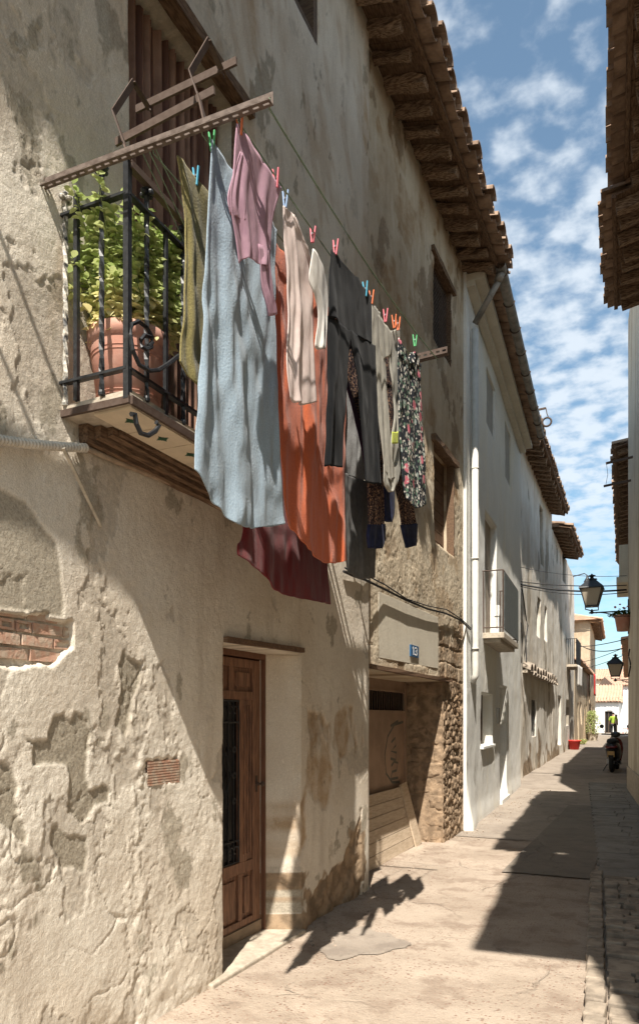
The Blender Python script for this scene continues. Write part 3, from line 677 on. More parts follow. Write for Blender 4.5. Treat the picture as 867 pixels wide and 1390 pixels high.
m,t,b=newmat('striped_curtain_cloth'); tcn=N(t,'ShaderNodeTexCoord'); sx=N(t,'ShaderNodeSeparateXYZ'); lk(t,tcn.outputs['Object'],sx.inputs[0])
wv=mul(t,mul(t,sx.outputs[1],52.),0.,'ADD'); sn=N(t,'ShaderNodeMath',operation='SINE'); lk(t,wv,sn.inputs[0])
c=mixn(t,ramp(t,sn.outputs[0],.2,.6),(.27,.16,.115),(.12,.06,.045)); c=mixn(t,ramp(t,noise(t,6,5),.4,.7,0,.5),c,(.1,.05,.035)); lk(t,c,b.inputs['Base Color']); b.inputs['Roughness'].default_value=.9; M['curt2']=m
cu=mkobj('curtain',vs,fs,M['curt2'],A,smooth=True,fix=False)
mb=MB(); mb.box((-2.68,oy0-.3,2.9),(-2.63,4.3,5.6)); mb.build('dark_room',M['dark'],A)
# upper window
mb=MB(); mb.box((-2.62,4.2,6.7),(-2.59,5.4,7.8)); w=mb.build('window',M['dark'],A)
mb=MB(); mb.box((-2.56,5.235,6.86),(-2.42,5.305,7.7)); mb.box((-2.56,4.31,6.855),(-2.42,5.23,6.92)); mb.box((-2.55,5.02,6.92),(-2.5,5.07,7.7)); mb.build('frame',M['shutter'],w)

# balcony: slab with tiled underside
SY0,SY1,SX=2.53,5.32,-2.02
mb=MB(); mb.box((-2.41,SY0,2.935),(SX,SY1,2.975),jit=.003); mb.box((-2.40,SY0+.01,2.975),(SX-.015,SY1,2.992),jit=.005)
slab=mb.build('balcony',M['concrete'],A)
mb=MB(); mb.beam((SX+.004,SY0,2.944),(SX+.004,SY1,2.944),.016,.036,jit=.001,seg=10); mb.beam((-2.4,SY0-.004,2.944),(SX,SY0-.004,2.944),.016,.03,jit=.001,seg=4); mb.build('iron_edge',M['rust'],slab)
mb=MB(); gms=[]; y=SY0+.02
while y<SY1-.02:
    e=min(y+.232,SY1); mb.box((-2.235,y+.003,2.922),(SX-.012,e-.003,2.932)); cy=(y+e)/2; cx=-2.125; gmb=MB(); gms.append(gmb)
    for k in range(8):
        a=k*math.pi/4; L=.034 if k%2==0 else .022; p=Vector((cx,cy,2.9205)); d=Vector((math.cos(a),math.sin(a),0)); q=Vector((-d.y,d.x,0))*.008
        gmb.prism([p,p+d*L*.5+q,p+d*L,p+d*L*.5-q],(0,0,-.0015))
    y+=.232
tl=mb.build('underside_tile',M['ceramic'],slab); [gm_.build('star_motif',M['green'],slab) for gm_ in gms]
mb=MB()
for k,(x0,x1,z0,z1) in enumerate(((-2.262,-2.237,2.908,2.934),(-2.295,-2.264,2.893,2.934),(-2.335,-2.297,2.875,2.934),(-2.42,-2.337,2.85,2.934))):
    mb.beam(((x0+x1)/2,SY0+.10+.04*(3-k),(z0+z1)/2),((x0+x1)/2,SY1-.02,(z0+z1)/2),x1-x0,z1-z0,jit=.004,seg=14)
mb.build('moulding',M['woody'],slab)
# railing
RX=-2.035; RY=SY0; zt=3.82; zb=3.08; ztop=3.955
rb=MB()
def ptw(px,x=None,y=None):
    return 0
def post(mb,x,y,z0,z1,r=.011,tw=False,cap=False):
    n=26 if tw else 2
    mb.tube([(x,y,lerp(z0,z1,k/n)) for k in range(n+1)],r*1.1,4,twist=(.55 if tw else 0))
    if cap:
        for s_ in (-1,1): mb.lathe([(.0,-.016),(.014,-.01),(.018,0),(.014,.01),(0,.016)],(x,y+0.0,z1+.012),8); 
        for dx_,dy_ in ((.022,0),(-.022,0),(0,.022),(0,-.022)): mb.lathe([(0,-.013),(.011,-.008),(.014,0),(.011,.008),(0,.013)],(x+dx_,y+dy_,z1+.012),8)
        mb.lathe([(0,-.013),(.011,-.008),(.014,0),(.011,.008),(0,.013)],(x,y,z1+.035),8)
        mb.lathe([(0,-.015),(.014,-.01),(.016,0),(.014,.01),(0,.015)],(x,y,z0),8)
xs_=[PY(px,400,RY).x for px in (76,104,138,173)]
RX=xs_[3]
mbp=MB(); mbp.beam((-2.40,RY,zb),(RX,RY,zb),.03,.012); mbp.beam((-2.43,RY,zt),(RX,RY,zt),.03,.012); mbp.beam((RX,RY,zb),(RX,SY1-.02,zb),.03,.012); mbp.beam((RX,RY,zt),(RX,SY1-.02,zt),.03,.012); mbp.beam((RX,SY1-.02,zb),(-2.4,SY1-.02,zb),.03,.012); mbp.beam((RX,SY1-.02,zt),(-2.4,SY1-.02,zt),.03,.012)
railing=mbp.build('railing',M['iron'],slab)
xs_[0]=-2.375; mb=MB(); post(mb,xs_[0],RY,2.99,zt+.06,.011,True,True); mb.build('baluster',M['ironw'],slab)
mb=MB(); post(mb,xs_[1],RY,2.99,ztop-.06,.013); mb.build('baluster',M['iron'],slab)
mb=MB(); post(mb,xs_[2],RY,3.0,zt+.13,.0115,True,True); mb.build('baluster',M['iron'],slab)
mb=MB(); post(mb,RX,RY,2.95,ztop,.017); mb.build('corner_post',M['iron'],slab)
for k,yy in enumerate(np.linspace(RY+.13,SY1-.03,20)):
    mb=MB(); post(mb,RX,yy,2.97 if k%2 else 3.0,zt+(.0 if k%2 else .07),.011,k%2==0,k%2==0); mb.build('baluster',M['iron'],slab)
mb=MB(); mb.tube([PX(p[0],p[1],-1.99) for p in [(202,470),(207,464),(204,457),(196,455),(191,461),(192,470),(198,474),(206,470),(207,458),(199,444),(188,436),(179,440),(177,455),(180,475),(189,495),(203,503),(215,502),(228,494),(237,487),(246,480)]],.0095,6); mb.build('scroll',M['iron'],slab)
mb=MB(); mb.tube([PX(p[0],p[1],-2.0) for p in [(178,562),(183,562),(185,575),(191,588),(201,591),(211,585),(216,577),(212,573)]],.011,6); mb.build('scroll',M['iron'],slab)

# conduit on the wall
mb=MB(); a=PX(-60,586,-2.36);b=PX(117,608,-2.36); n=150; pts=[a.lerp(b,k/n)+Vector((0,0,-.012*math.sin(math.pi*k/n))) for k in range(n+1)]
mb.tube(pts,.021,12,rf=lambda t:1. if int(round(t*150))%4<2 else .72); top(mb,'conduit',M['pvc'],'pale corrugated cable conduit running along the wall below the balcony end','conduit')
mb=MB(); pts=[PX(118,609,-2.375),PX(160,627,-2.375),PX(230,655,-2.375),PX(262,668,-2.375),PX(300,690,-2.375)]; pts.append(Vector((-2.375,4.9,2.73))); mb.tube(pts,.014,8); top(mb,'wall_pipe',M['pipeplaster'],'thin brown pipe along the wall under the wooden moulding of the balcony','pipe',smooth=True)
mb=MB(); mb.beam(PX(86,608,-2.30),PX(137,714,-2.385),.014,.010); mb.build('batten',M['strut'],A)
# added roll out of view, shaped to throw the curved shadow on the wall
mb=MB(); pts=[]
for (px,py,s_) in ((-60,610,.5),(0,640,.5),(40,668,.5),(90,700,.5),(140,735,.5),(175,775,.5)):
    q=PX(px,py,-2.4); k=(s_)/(-SUND.x); pts.append(q+Vector((s_,-s_*SUND.y/-SUND.x*1.,k*-SUND.z)))
mb.tube(pts,.05,8); shadow_ob=mb.build('shadow_roll',M['shutter'],A,smooth=True)
for q_ in (pts[0],pts[3],pts[5]): mb=MB(); mb.tube([q_,Vector((-2.42,q_.y,q_.z+.15))],.012,6); mb.build('shadow_roll_arm',M['iron'],A)  # arms added to carry the unseen shadow-casting roll

fAe=Fr((-2.4,-1.0),(-2.4,5.86)); rfA=tiled_roof(A,fAe,0.,fAe.L,.86,7.98,3.2,.26,pitch=.25,rows=1,rough=1.6)
eaves(A,rfA,fAe,0.02,fAe.L-.02,.86,7.98,.26,rsp=.5,rw=.15,rh=.15,rp=.60,jit=.014)
# ================= GARAGE HOUSE (NUMBER 13) =================
B=thing('garage_house',(-2.48,8.4,0),'peeling ochre house with brown garage gate, rubble corner and heavy timber eaves','house')
fB=Fr((-2.47,6.4),(-2.47,10.36))
g=fB.px
gs1=2.90
w2=(g(588,345)[0],g(612,380)[0],g(606,490)[1],g(588,345)[1]-.02); w3=(g(590,600)[0],g(616,625)[0],g(590,735)[1],g(590,600)[1])
hB=[(.05,gs1,-.02,2.06,.5),(w2[0],w2[1],w2[2],w2[3],.16),(w3[0],w3[1],w3[2],w3[3],.2)]
def stonepat(s,z,rh=.21,bl=.36,seed=3):
    z=z+.03*fbm(s*3,z*3,seed,3); s=s+.04*fbm(s*4,z*4,seed+1,3)
    row=np.floor(z/rh); off=_h(row,row*0,seed)*.5; u=(s/bl+off); fu=u-np.floor(u); fz=z/rh-row
    e=np.minimum(np.minimum(fu,1-fu)*bl,np.minimum(fz,1-fz)*rh); blk=_h(np.floor(u),row,seed+9)
    return ss(0,.022,e), blk
pan=[g(*p) for p in [(513,803),(594,838),(594,908),(513,893)]]
def stoneB(s,z):
    n=fbm(s*3,z*3,83,5)
    lo=ss(2.35,2.15,z+.5*n)*ss(2.6,2.75,s)
    mid=ss(.35,.1,s+.1*n)*ss(3.3,2.9,z)*ss(1.9,2.0,z)+ss(2.62,2.8,s)*ss(3.1,2.7,z+.6*n)*.8
    return np.clip(np.maximum(lo,mid),0,1)*(1-mk(pan,.01,10,.01)(s,z))
def stainB(s,z): return np.clip(.38*ss(.02,.30,fbm(s*3.5,z*.9,72,6))*ss(3.0,4.6,z)+.5*ss(.15,.3,fbm(s*3,z*3,75,5)),0,1)
def patchB(s,z): return np.clip(.9*ss(.28,.33,fbm(s*2.2+8,z*1.5,93,6,.6)),0,1)
def dispB(s,z):
    m=stoneB(s,z); e,b=stonepat(s,z)
    d=.02*fbm(s*.9,z*.9,101,3)+.009*fbm(s*3.5,z*3.5,102,4)+.004*fbm(s*11,z*8,103,5,.6)*(1.1-ss(0,.2,fbm(s,z*.5,7)))
    d=d-.006*patchB(s,z)-.008*crack(s,z,1.5,161,.014)+.003*vn(s*60,z*60,9)
    F1,F2,iv=worley(s+.03*fbm(s*6,z*6,7,3),z*1.2+.03*fbm(s*6,z*6,8,3),.10,11)
    rub=-.025+.018*ss(.02,.22,F2-F1)+.014*iv+.010*fbm(s*20,z*20,104,4)
    blk=-.03+.022*e+.012*b+.012*fbm(s*14,z*14,104,4); kk=ss(1.9,2.1,z)
    d=d*(1-.6*m)+m*(rub*(1-kk)+blk*kk)
    d=d*(1-mk(pan,.01,10,.02)(s,z))
    return d+.02*ss(.5,0,z)*fbm(s*4,z*4,17,4)
facade('wall',B,fB,-.1,7.95,hB,M['plaster13'],lambda s:.014,lambda z:.013 if z<3.4 else .022,dispB,{'patch':patchB,'stone':stoneB,'stain':stainB},body=6)
# smooth plaster panel above the gate, with the number plate
mb=MB(); q=[fB.P(s_,0,z_) for s_,z_ in pan]; mb.prism([v+Vector((-.008,0,0)) for v in q],(.014,0,0)); pn=mb.build('plaster_panel',M['cream'],B,bevel=.004)
mb=MB(); s0,z1=g(555,875); s1_,z0=g(564,893); mb.box((-2.468,6.4+s0,z0),(-2.449,6.4+s1_+.05,z1)); npl=mb.build('number_plate',M['blue'],B)
def seg(mb,x,y,z0,h,pts,w):    # strokes on the plate facing +x, reading along +y
    for a,b in zip(pts[:-1],pts[1:]): mb.beam((x,y+a[0],z0+a[1]*h),(x,y+b[0],z0+b[1]*h),.003,w,up=(0,1,0) if abs(b[1]-a[1])*h>abs(b[0]-a[0]) else (0,0,1))
mb=MB(); H=(z1-z0)*.66; zz=z0+(z1-z0)*.17; W_=s1_+.05-s0
seg(mb,-2.448,6.4+s0+W_*.22,zz,H,[(0,.8),(W_*.12,1),(W_*.12,0)],.014)
seg(mb,-2.448,6.4+s0+W_*.5,zz,H,[(0,.9),(W_*.12,1),(W_*.27,.88),(W_*.27,.62),(W_*.1,.52),(W_*.27,.42),(W_*.27,.12),(W_*.12,0),(0,.1)],.014)
mb.build('digits',M['whitep'],npl)
mb=MB(); mb.beam((-2.44,6.5,2.085),(-2.45,9.55,2.085),.06,.04,jit=.004,seg=8); mb.build('lintel_plank',M['wood'],B)
# stone jamb seen beside the gate
fJ=Fr((-2.97,6.4+gs1-.012),(-2.475,6.4+gs1-.012))
def dJ(s,z):
    e,b=stonepat(s+.1+.03*fbm(s*9,z*9,51,3),z+.05*fbm(s*5,z*5,50,3),.21,.27,8); return -.03+.024*e+.018*b+.022*fbm(s*8,z*8,4,5,.6)+.008*fbm(s*30,z*30,5,3)
facade('stone_jamb',B,fJ,-.05,2.05,[],M['plaster13'],lambda s:.012,lambda z:.014,dJ,{'stone':lambda s,z:np.full(s.shape,1.)},body=0)
# gate
GX=-2.955; gy0,gy1=6.45,6.4+gs1-.03
vz0=PX(505,964,GX).z; vz1=PX(505,937,GX).z; vy0=PX(500,950,GX).y; vy1=PX(549,950,GX).y
mb=MB()
mb.box((GX-.03,gy0,-.02),(GX,gy1,vz0)); mb.box((GX-.03,gy0,vz1),(GX,gy1,2.06)); mb.box((GX-.03,gy0,vz0+.0005),(GX,vy0-.3,vz1-.0005)); mb.box((GX-.03,vy1,vz0+.0005),(GX,gy1,vz1-.0005))
gate=mb.build('gate',M['gate'],B)
mb=MB(); mb.box((GX-.12,gy0,vz0-.1),(GX-.10,gy1,vz1+.1)); mb.build('vent_back',M['dark'],gate)
mb=MB(); y=vy0-.28
while y<vy1: mb.box((GX-.022,y,vz0),(GX-.008,y+.012,vz1)); y+=.085
mb.build('vent_bar',M['rust'],gate)
mb=MB()
for a,b,c_,d in ((gy0,vy1+.05,vz0-.03,vz0),(gy0,vy1+.05,vz1,vz1+.025),(vy1,vy1+.04,vz0,vz1)): mb.box((GX,a,c_),(GX+.012,b,d))
mb.box((GX,gy1-.11,-.02),(GX+.02,gy1-.04,2.05)); mb.build('gate_frame',M['gate'],gate)
mb=MB(); scr=[[(547,980),(535,984),(526,1000),(522,1025),(524,1050),(532,1062),(542,1062)],[(531,1008),(536,1002),(537,1012),(531,1020),(538,1022),(537,1032),(530,1030)],[(531,1040),(535,1034),(540,1036),(538,1046),(532,1048),(530,1058),(540,1056)],[(530,986),(540,979)]]
for L in scr: mb.tube([PX(x,y,GX+.001) for x,y in L],.017,5,flat=1.)
for i,v in enumerate(mb.v): mb.v[i]=(GX+.001+max(-.001,min(.0015,(v[0]-GX-.001)*.1)),v[1],v[2])
mb.build('graffiti_scribble',simple('grey_spray_paint',(.13,.125,.105),.7,bump=0),gate)
# windows
def window(parent,fr,s0,s1,z0,z1,n=-.14,pane=None,framec=None,bars=0,wd=.05,mull=True,lattice=False):
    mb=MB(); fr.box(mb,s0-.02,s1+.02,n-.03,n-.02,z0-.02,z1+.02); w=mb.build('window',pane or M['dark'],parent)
    mb=MB()
    for a,b,c_,d in ((s0,s0+wd,z0,z1),(s1-wd,s1,z0,z1),(s0+wd,s1-wd,z0,z0+wd),(s0+wd,s1-wd,z1-wd,z1)): fr.box(mb,a,b,n-.02,n+.03,c_,d)
    if mull: fr.box(mb,(s0+s1)/2-.02,(s0+s1)/2+.02,n-.02,n+.02,z0+wd,z1-wd)
    mb.build('frame',framec or M['shutter'],w)
    if bars:
        mb=MB()
        for k in range(bars):
            s=lerp(s0,s1,(k+1)/(bars+1)); mb.tube([fr.P(s,-.03,z0),fr.P(s,-.03,z1)],.008,6)
        for k in (1,2): mb.tube([fr.P(s0,-.03,lerp(z0,z1,k/3)),fr.P(s1,-.03,lerp(z0,z1,k/3))],.007,6)
        mb.build('bar',M['iron'],w)
    if lattice:
        mb=MB(); h=z1-z0; L=s1-s0; k=-h
        while k<L:
            for sg in (0,1):
                a=max(0,k);b=min(L,k+h)
                if b-a>.02:
                    za,zb_=(a-k),(b-k)
                    if sg: za,zb_=h-za,h-zb_
                    mb.tube([fr.P(s0+a,-.06-.004*sg,z0+za),fr.P(s0+b,-.06-.004*sg,z0+zb_)],.003,4)
            k+=.06
        mb.build('wire_lattice',M['rustl'],w)
    return w
window(B,fB,*w2,n=-.13,lattice=True,mull=False,wd=.07)
w=window(B,fB,*w3,n=-.17,mull=False,wd=.03,pane=M['shutter'],framec=M['wood'])
mb=MB(); 
for k in range(9): fB.box(mb,w3[0]+.03,w3[1]-.03,-.165,-.145,lerp(w3[2],w3[3],k/9)+.012,lerp(w3[2],w3[3],(k+1)/9))
mb.build('shutter_board',M['wood'],w)
for ww in (w2,w3):
    mb=MB(); mb.beam(fB.P(ww[0]-.12,-.02,ww[3]+.03),fB.P(ww[1]+.10,-.02,ww[3]+.03),.13,.07,jit=.006,seg=8); mb.beam(fB.P(ww[1]+.012,-.05,ww[2]+.01),fB.P(ww[1]+.012,-.05,ww[3]),.1,.05,up=(0,1,0),jit=.004,seg=6); mb.build('window_surround',M['woody'],B)
# eaves: heavy rafters, tiles
fE=Fr((-2.47,5.9),(-2.47,10.6)); NT=.66; ZT=7.87
rf=tiled_roof(B,fE,0.,4.75,NT,ZT,3.2,.26,pitch=.25,rows=3,rough=1.6)
eaves(B,rf,fE,0.02,4.6,NT,ZT,.26,rsp=.335,rw=.12,rh=.085,rp=NT-.25,jit=.014)

# ================= WHITE HOUSE =================
C3=thing('white_house',(-2.6,13.5,0),'whitewashed house with screened balcony, white drainpipe and zinc gutter','house')
wp,wq=(-2.43,10.37),(-2.83,17.4); fC=Fr(wp,wq); g=fC.px
lw=(1.3,2.55,1.16,2.0); uA=(1.85,2.8,6.45,7.36); uB=(4.3,5.2,6.3,7.4); bd=(1.75,3.0,2.98,5.0); ed=(3.45,4.5,.08,2.2)
def dC(s,z): return .02*fbm(s*.7,z*.7,201,3)+.005*fbm(s*4,z*4,202,4)+.07*ss(.9,0,z)*ss(1.2,0,s)+.02*ss(.35,.05,z)
facade('wall',C3,fC,-.05,7.9,[(*lw,.26),(*uA,.05),(*uB,.05),(*bd,.12),(*ed,.3)],M['white'],lambda s:.03,lambda z:.03,dC,{'patch':lambda s,z:ss(.42,.46,fbm(s*3,z*2,210,5))*.6*ss(1.6,.2,z),'stain':lambda s,z:.5*ss(.1,.4,fbm(s*2,z*.6,211,5))},body=6)
window(C3,fC,*lw,n=-.2,pane=M['shutter']); 
for u in (uA,uB):
    mb=MB(); 
    for k in range(14): fC.box(mb,u[0]+.01,u[1]-.01,-.045,-.03,lerp(u[2],u[3],k/14)+.006,lerp(u[2],u[3],(k+1)/14))
    fC.box(mb,u[0],u[1],-.06,-.05,u[2],u[3]); mb.build('roller_blind',M['blind'],C3)
mb=MB(); fC.box(mb,bd[0],bd[1],-.14,-.10,bd[2],bd[3]); d=mb.build('balcony_door',simple('tan_shutter',(.45,.37,.29),.7,scale=6,bump=.001),C3)
mb=MB(); fC.box(mb,ed[0],ed[1],-.3,-.26,ed[2],ed[3]); fC.box(mb,ed[0]+.1,ed[1]-.1,-.26,-.245,ed[2]+.2,1.0); fC.box(mb,ed[0]+.1,ed[1]-.1,-.26,-.245,1.1,ed[3]-.15); d=mb.build('door',M['blind'],C3,bevel=.004)
mb=MB(); mb.tube([fC.P(ed[0]+.25,-.22,1.0),fC.P(ed[0]+.25,-.2,1.15)],.012); mb.build('handle',M['chrome'],d)
mb=MB(); fC.box(mb,ed[0]-.05,ed[1]+.05,-.3,.06,0,.1,jit=.004); mb.build('doorstep',M['white'],C3,bevel=.01)
mb=MB(); fC.box(mb,lw[0]-.04,lw[1]+.04,-.2,.05,lw[2]-.05,lw[2]-.005); mb.build('window_sill',M['white'],C3,bevel=.006)
mb=MB(); fC.box(mb,2.98,3.16,0,.05,1.5,1.78); q=mb.build('meter_box',M['blind'],C3,bevel=.006)
b0,b1,bn=1.42,3.45,.34
mb=MB(); fC.box(mb,b0,b1,0,bn,2.86,2.95); fC.box(mb,b0+.06,b1-.06,0,bn-.06,2.80,2.86); bal=mb.build('balcony',M['concrete'],C3,bevel=.008)
mb=MB()
for (s,n) in ((b0+.02,.02),(b0+.02,bn-.02),(b1-.02,bn-.02),(b1-.02,.02)): mb.tube([fC.P(s,n,2.95),fC.P(s,n,3.93)],.011,6)
for zz in (3.03,3.93): mb.tube([fC.P(b0+.02,.0,zz),fC.P(b0+.02,bn-.02,zz),fC.P(b1-.02,bn-.02,zz),fC.P(b1-.02,0,zz)],.011,6)
for k in range(1,3): mb.tube([fC.P(b0+.02,bn*k/3,3.0),fC.P(b0+.02,bn*k/3,3.93)],.006,6)
for k in range(1,16): s=lerp(b0,b1,k/16); mb.tube([fC.P(s,bn-.02,3.0),fC.P(s,bn-.02,3.93)],.006,6)
mb.build('railing',M['rust'],bal)
mb=MB(); fC.box(mb,b0+.05,b1-.04,bn-.006,bn+.004,3.0,3.90); mb.build('reed_screen',M['slate'],bal)
mb=MB(); fC.box(mb,b0+.5,b0+.62,.12,.2,2.96,3.45);  mb.build('lit_wall_piece',M['white'],bal)  # white piece added in place of a sunlit bit of wall
# cornice, roof, gutter
mb=MB(); fC.box(mb,.0,fC.L,0,.12,7.66,7.74); fC.box(mb,0,fC.L,0,.26,7.742,7.84); mb.build('cornice',M['cream'],C3)
rfC=tiled_roof(C3,fC,-.02,fC.L,.46,7.86,3.0,.24,pitch=.22,rows=2)
gu=Fr((-1.96,10.35),(-2.33,17.1)); mb=MB(); n=8; K=40
prof=[(.075*math.cos(a),.075*math.sin(a)) for a in np.linspace(math.pi,2*math.pi,9)]; prof+= [(x*.93,z*.93) for x,z in reversed(prof)]
vs=[];
for s in (0,gu.L):
    for (x,z) in prof: vs.append(gu.P(s,x,7.86+z))
m_=len(prof); mb.add(vs,[(i,(i+1)%m_,m_+(i+1)%m_,m_+i) for i in range(m_)]+[tuple(range(m_)),tuple(range(m_,2*m_))])
gut=mb.build('gutter',M['gutter'],C3,smooth=False)
for k in range(9):
    s=lerp(.2,gu.L-.1,k/8); mb=MB(); mb.tube([gu.P(s,.082*math.cos(a),7.86+.082*math.sin(a)) for a in np.linspace(math.pi,2*math.pi,10)],.010,5); mb.build('gutter_bracket',M['rust'],gut)
dp=PLN(645,430,wp,wq)[0]; mb=MB(); P1=fC.P(.30,.07,7.2)
mb.tube([gu.P(.12,0,7.80),gu.P(.14,-.05,7.70)],.06,10); mb.tube([gu.P(.14,-.04,7.70),fC.P(.30,.07,7.28)],.045,10); mb.build('downpipe_elbow',M['gutter'],C3,smooth=True)
mb=MB(); mb.tube([P1,fC.P(.34,.07,2.35),fC.P(.34,.075,2.22),fC.P(.36,.02,2.12)],.048,12)
for zz in (6.6,5.2,3.9,2.6): mb.lathe([(.048,-.012),(.054,-.012),(.054,.012),(.048,.012)],fC.P(.32,.07,zz),12)
mb.build('drainpipe',M['greyp'],C3,smooth=True)

# ================= LONG PLASTERED HOUSE AND ITS LOWER NEIGHBOUR =================
E1=thing('weathered_house',(-3.2,22,0.1),'long weathered grey white house with narrow windows and wooden eaves past the white house','house')
pE,qE,rE=(-3.06,17.42),(-3.27,26.6),(-3.47,36.2); f1=Fr(pE,qE); f2=Fr(qE,rE)
def rect(fr,x0,y0,x1,y1):
    a=fr.px(x0,y0); b=fr.px(x1,y1); return (a[0],b[0],b[1],a[1])
def rr2(fr,x0,x1,yt,yb):   # top and bottom measured at the near edge
    s0,z1=fr.px(x0,yt); _,z0=fr.px(x0,yb); s1,_=fr.px(x1,yt); return (s0,s1,z0,z1)
h1=[rr2(f1,733,737.5,683,765),rr2(f1,729,733.5,810,862),rr2(f1,739,742.5,822,868),rr2(f1,722,727.6,950,1000)]
h1=[(a,b,c_,d,.2) for a,b,c_,d in h1]
dE=lambda seed:(lambda s,z:.04*fbm(s*.5,z*.5,seed,3)+.02*fbm(s*2.2,z*1.2,seed+1,4)+.006*fbm(s*9,z*6,seed+2,3)+.05*ss(.8,0,z)*fbm(s*1.5,z,seed+4,3))
pm=lambda s,z:.8*ss(.28,.34,fbm(s*1.2,z*.8,310,6))
stm=lambda s,z:np.clip(ss(.0,.35,fbm(s*2.4,z*.35,311,5))*.5,0,1)
facade('wall',E1,f1,-.1,8.6,h1,M['greywash'],lambda s:.045,lambda z:.05,dE(301),{'patch':pm,'stain':stm,'stone':lambda s,z:ss(.05,.25,fbm(s*1.5,z*1.5,320,4)+(.5-z)*.6)},body=6)
for k,h in enumerate(h1): window(E1,f1,h[0],h[1],h[2],h[3],n=-.15,bars=4 if k==3 else 0,wd=.06)
NT1=.58; rE1=tiled_roof(E1,Fr(pE,qE),-.2,f1.L-.1,NT1+.02,8.58,3.4,.24,rows=2,pitch=.24)
eaves(E1,rE1,f1,.0,f1.L-.1,NT1+.02,8.58,.24,rsp=.42,rp=NT1-.12,rw=.12,rh=.13,jit=.006,board=False)
# little tiled canopy
cs0,cz0=f1.px(709,912); cs1,_=f1.px(768,915)
cy=MB()
for k in range(11):
    s=lerp(cs0,f1.L-.1,(k+.5)/11); w_=(f1.L-.1-cs0)/11*.46; vs=[]
    for dd,zo in ((0,.0),(.2,-.08)):
        for i in range(7):
            a=math.pi*i/6; vs.append(f1.P(s+w_*math.cos(a),dd,cz0+.12+zo+.17*math.sin(a)+.04*math.sin(k*1.7)))
    cy.add(vs,[(i,i+1,8+i,7+i) for i in range(6)])
    vs=[]
    for dd,zo in ((0,-.03),(.19,-.11)):
        for i in range(7):
            a=math.pi*i/6; vs.append(f1.P(s+w_+w_*math.cos(a),dd,cz0+.14+zo-.09*math.sin(a)))
    cy.add(vs,[(i,i+1,8+i,7+i) for i in range(6)])
cnp=cy.build('tiled_canopy',simple('pale_canopy_tile',(.36,.30,.24),.9,scale=7,bump=.004),E1,fix=False)
so_=cnp.modifiers.new('s','SOLIDIFY'); so_.thickness=.02
mb=MB(); f1.box(mb,cs0,f1.L-.1,0,.12,cz0-.02,cz0+.05); mb.build('ledge',M['concrete'],cnp)

E2=thing('lower_neighbour_house',(-3.38,31,.2),'narrower weathered house beyond with short tiled eave, dark balcony and doorway near the red pot','house')
h2=[rr2(f2,754,756.5,740,762),rr2(f2,763.5,767,746,788),rr2(f2,756.5,761,946,1012),rr2(f2,768,772,950,985)]
h2=[(a,max(b,a+.5),max(c_,.1),d,.2) for a,b,c_,d in h2]
facade('wall',E2,f2,0,8.1,h2,M['greywash'],lambda s:.06,lambda z:.06,dE(331),{'patch':pm,'stain':stm,'stone':lambda s,z:ss(.05,.25,fbm(s*1.5,z*1.5,321,4)+(.5-z)*.6)},body=6)
for h in h2: window(E2,f2,h[0],h[1],h[2],h[3],n=-.15,wd=.06)
rE2=tiled_roof(E2,f2,.3,5.6,NT1+.1,8.2,3.2,.22,rows=2,pitch=.24); eaves(E2,rE2,f2,.35,5.55,NT1+.1,8.2,.22,rsp=.5,rp=NT1-.04,jit=.005,board=False)
bs0,bz0=f2.px(768,902); bz1=f2.px(768,862)[1]
mb=MB(); f2.box(mb,bs0,bs0+2.3,0,.42,bz0-.1,bz0); bl2=mb.build('balcony',M['concrete'],E2)
mb=MB(); f2.box(mb,bs0+.05,bs0+2.25,.38,.40,bz0+.03,bz0+1.); mb.build('reed_screen',M['slate'],bl2)
mb=MB()
for k in range(6): mb.tube([f2.P(bs0+.02,.4*k/5,bz0),f2.P(bs0+.02,.4*k/5,bz0+1.05)],.012,5)
for k in range(14): mb.tube([f2.P(bs0+2.3*k/13,.41,bz0),f2.P(bs0+2.3*k/13,.41,bz0+1.05)],.012,5)
mb.tube([f2.P(bs0+.02,0,bz0+1.05),f2.P(bs0+.02,.41,bz0+1.05),f2.P(bs0+2.3,.41,bz0+1.05)],.015,5); mb.build('railing',M['iron'],bl2)

# ================= FAR HOUSES, LEFT SIDE =================
L4=thing('low_stone_house',(-3.7,43,.25),'low ochre rendered house with tiled top edge standing before the tall gable','house')
f4=Fr((-3.52,36.9),(-3.88,49.9))
h4=[(2.2,3.2,.3,2.3,.25),(4.6,5.4,1.3,2.4,.2),(7.6,8.6,.3,2.3,.25),(10.2,11.,1.2,2.4,.2)]
facade('wall',L4,f4,0,4.3,h4,M['stonewall'],lambda s:.1,lambda z:.08,dE(401),{'patch':pm,'stain':stm},body=5)
for h in h4: window(L4,f4,*h[:4],n=-.18)
tiled_roof(L4,f4,0,f4.L,.32,4.3,2.6,.25,rows=1,pitch=.26,mat=M['tilef'])
ff=Fr((-8.5,36.85),(-3.52,36.85)); 
T=thing('tall_gable_house',(-4.2,56,0.1),'tall ochre stone house whose blank gable end faces down the street','house')
f5=Fr((-9.,50),(-3.82,50)); f5b=Fr((-3.82,50),(-4.35,62))
facade('wall',T,f5,0,7.7,[(3.3,3.95,4.9,6.3,.15)],M['stonewall'],lambda s:.08,lambda z:.08,lambda s,z:.03*fbm(s,z,501,3)+.03*fbm(s*5,z*5,502,3),{'patch':pm,'stone':lambda s,z:ss(.1,.3,fbm(s*1.2,z*1.5,520,5))*.8,'stain':stm},body=0)
mb=MB(); f5.box(mb,3.3,3.95,-.14,-.1,4.9,6.3); mb.build('blocked_window',M['brick'],T)
h5=[(1.5,2.4,4.6,6.2,.2),(1.5,2.6,.3,2.4,.2),(5,5.9,4.6,6.,.2),(6,7,.3,2.3,.2)]
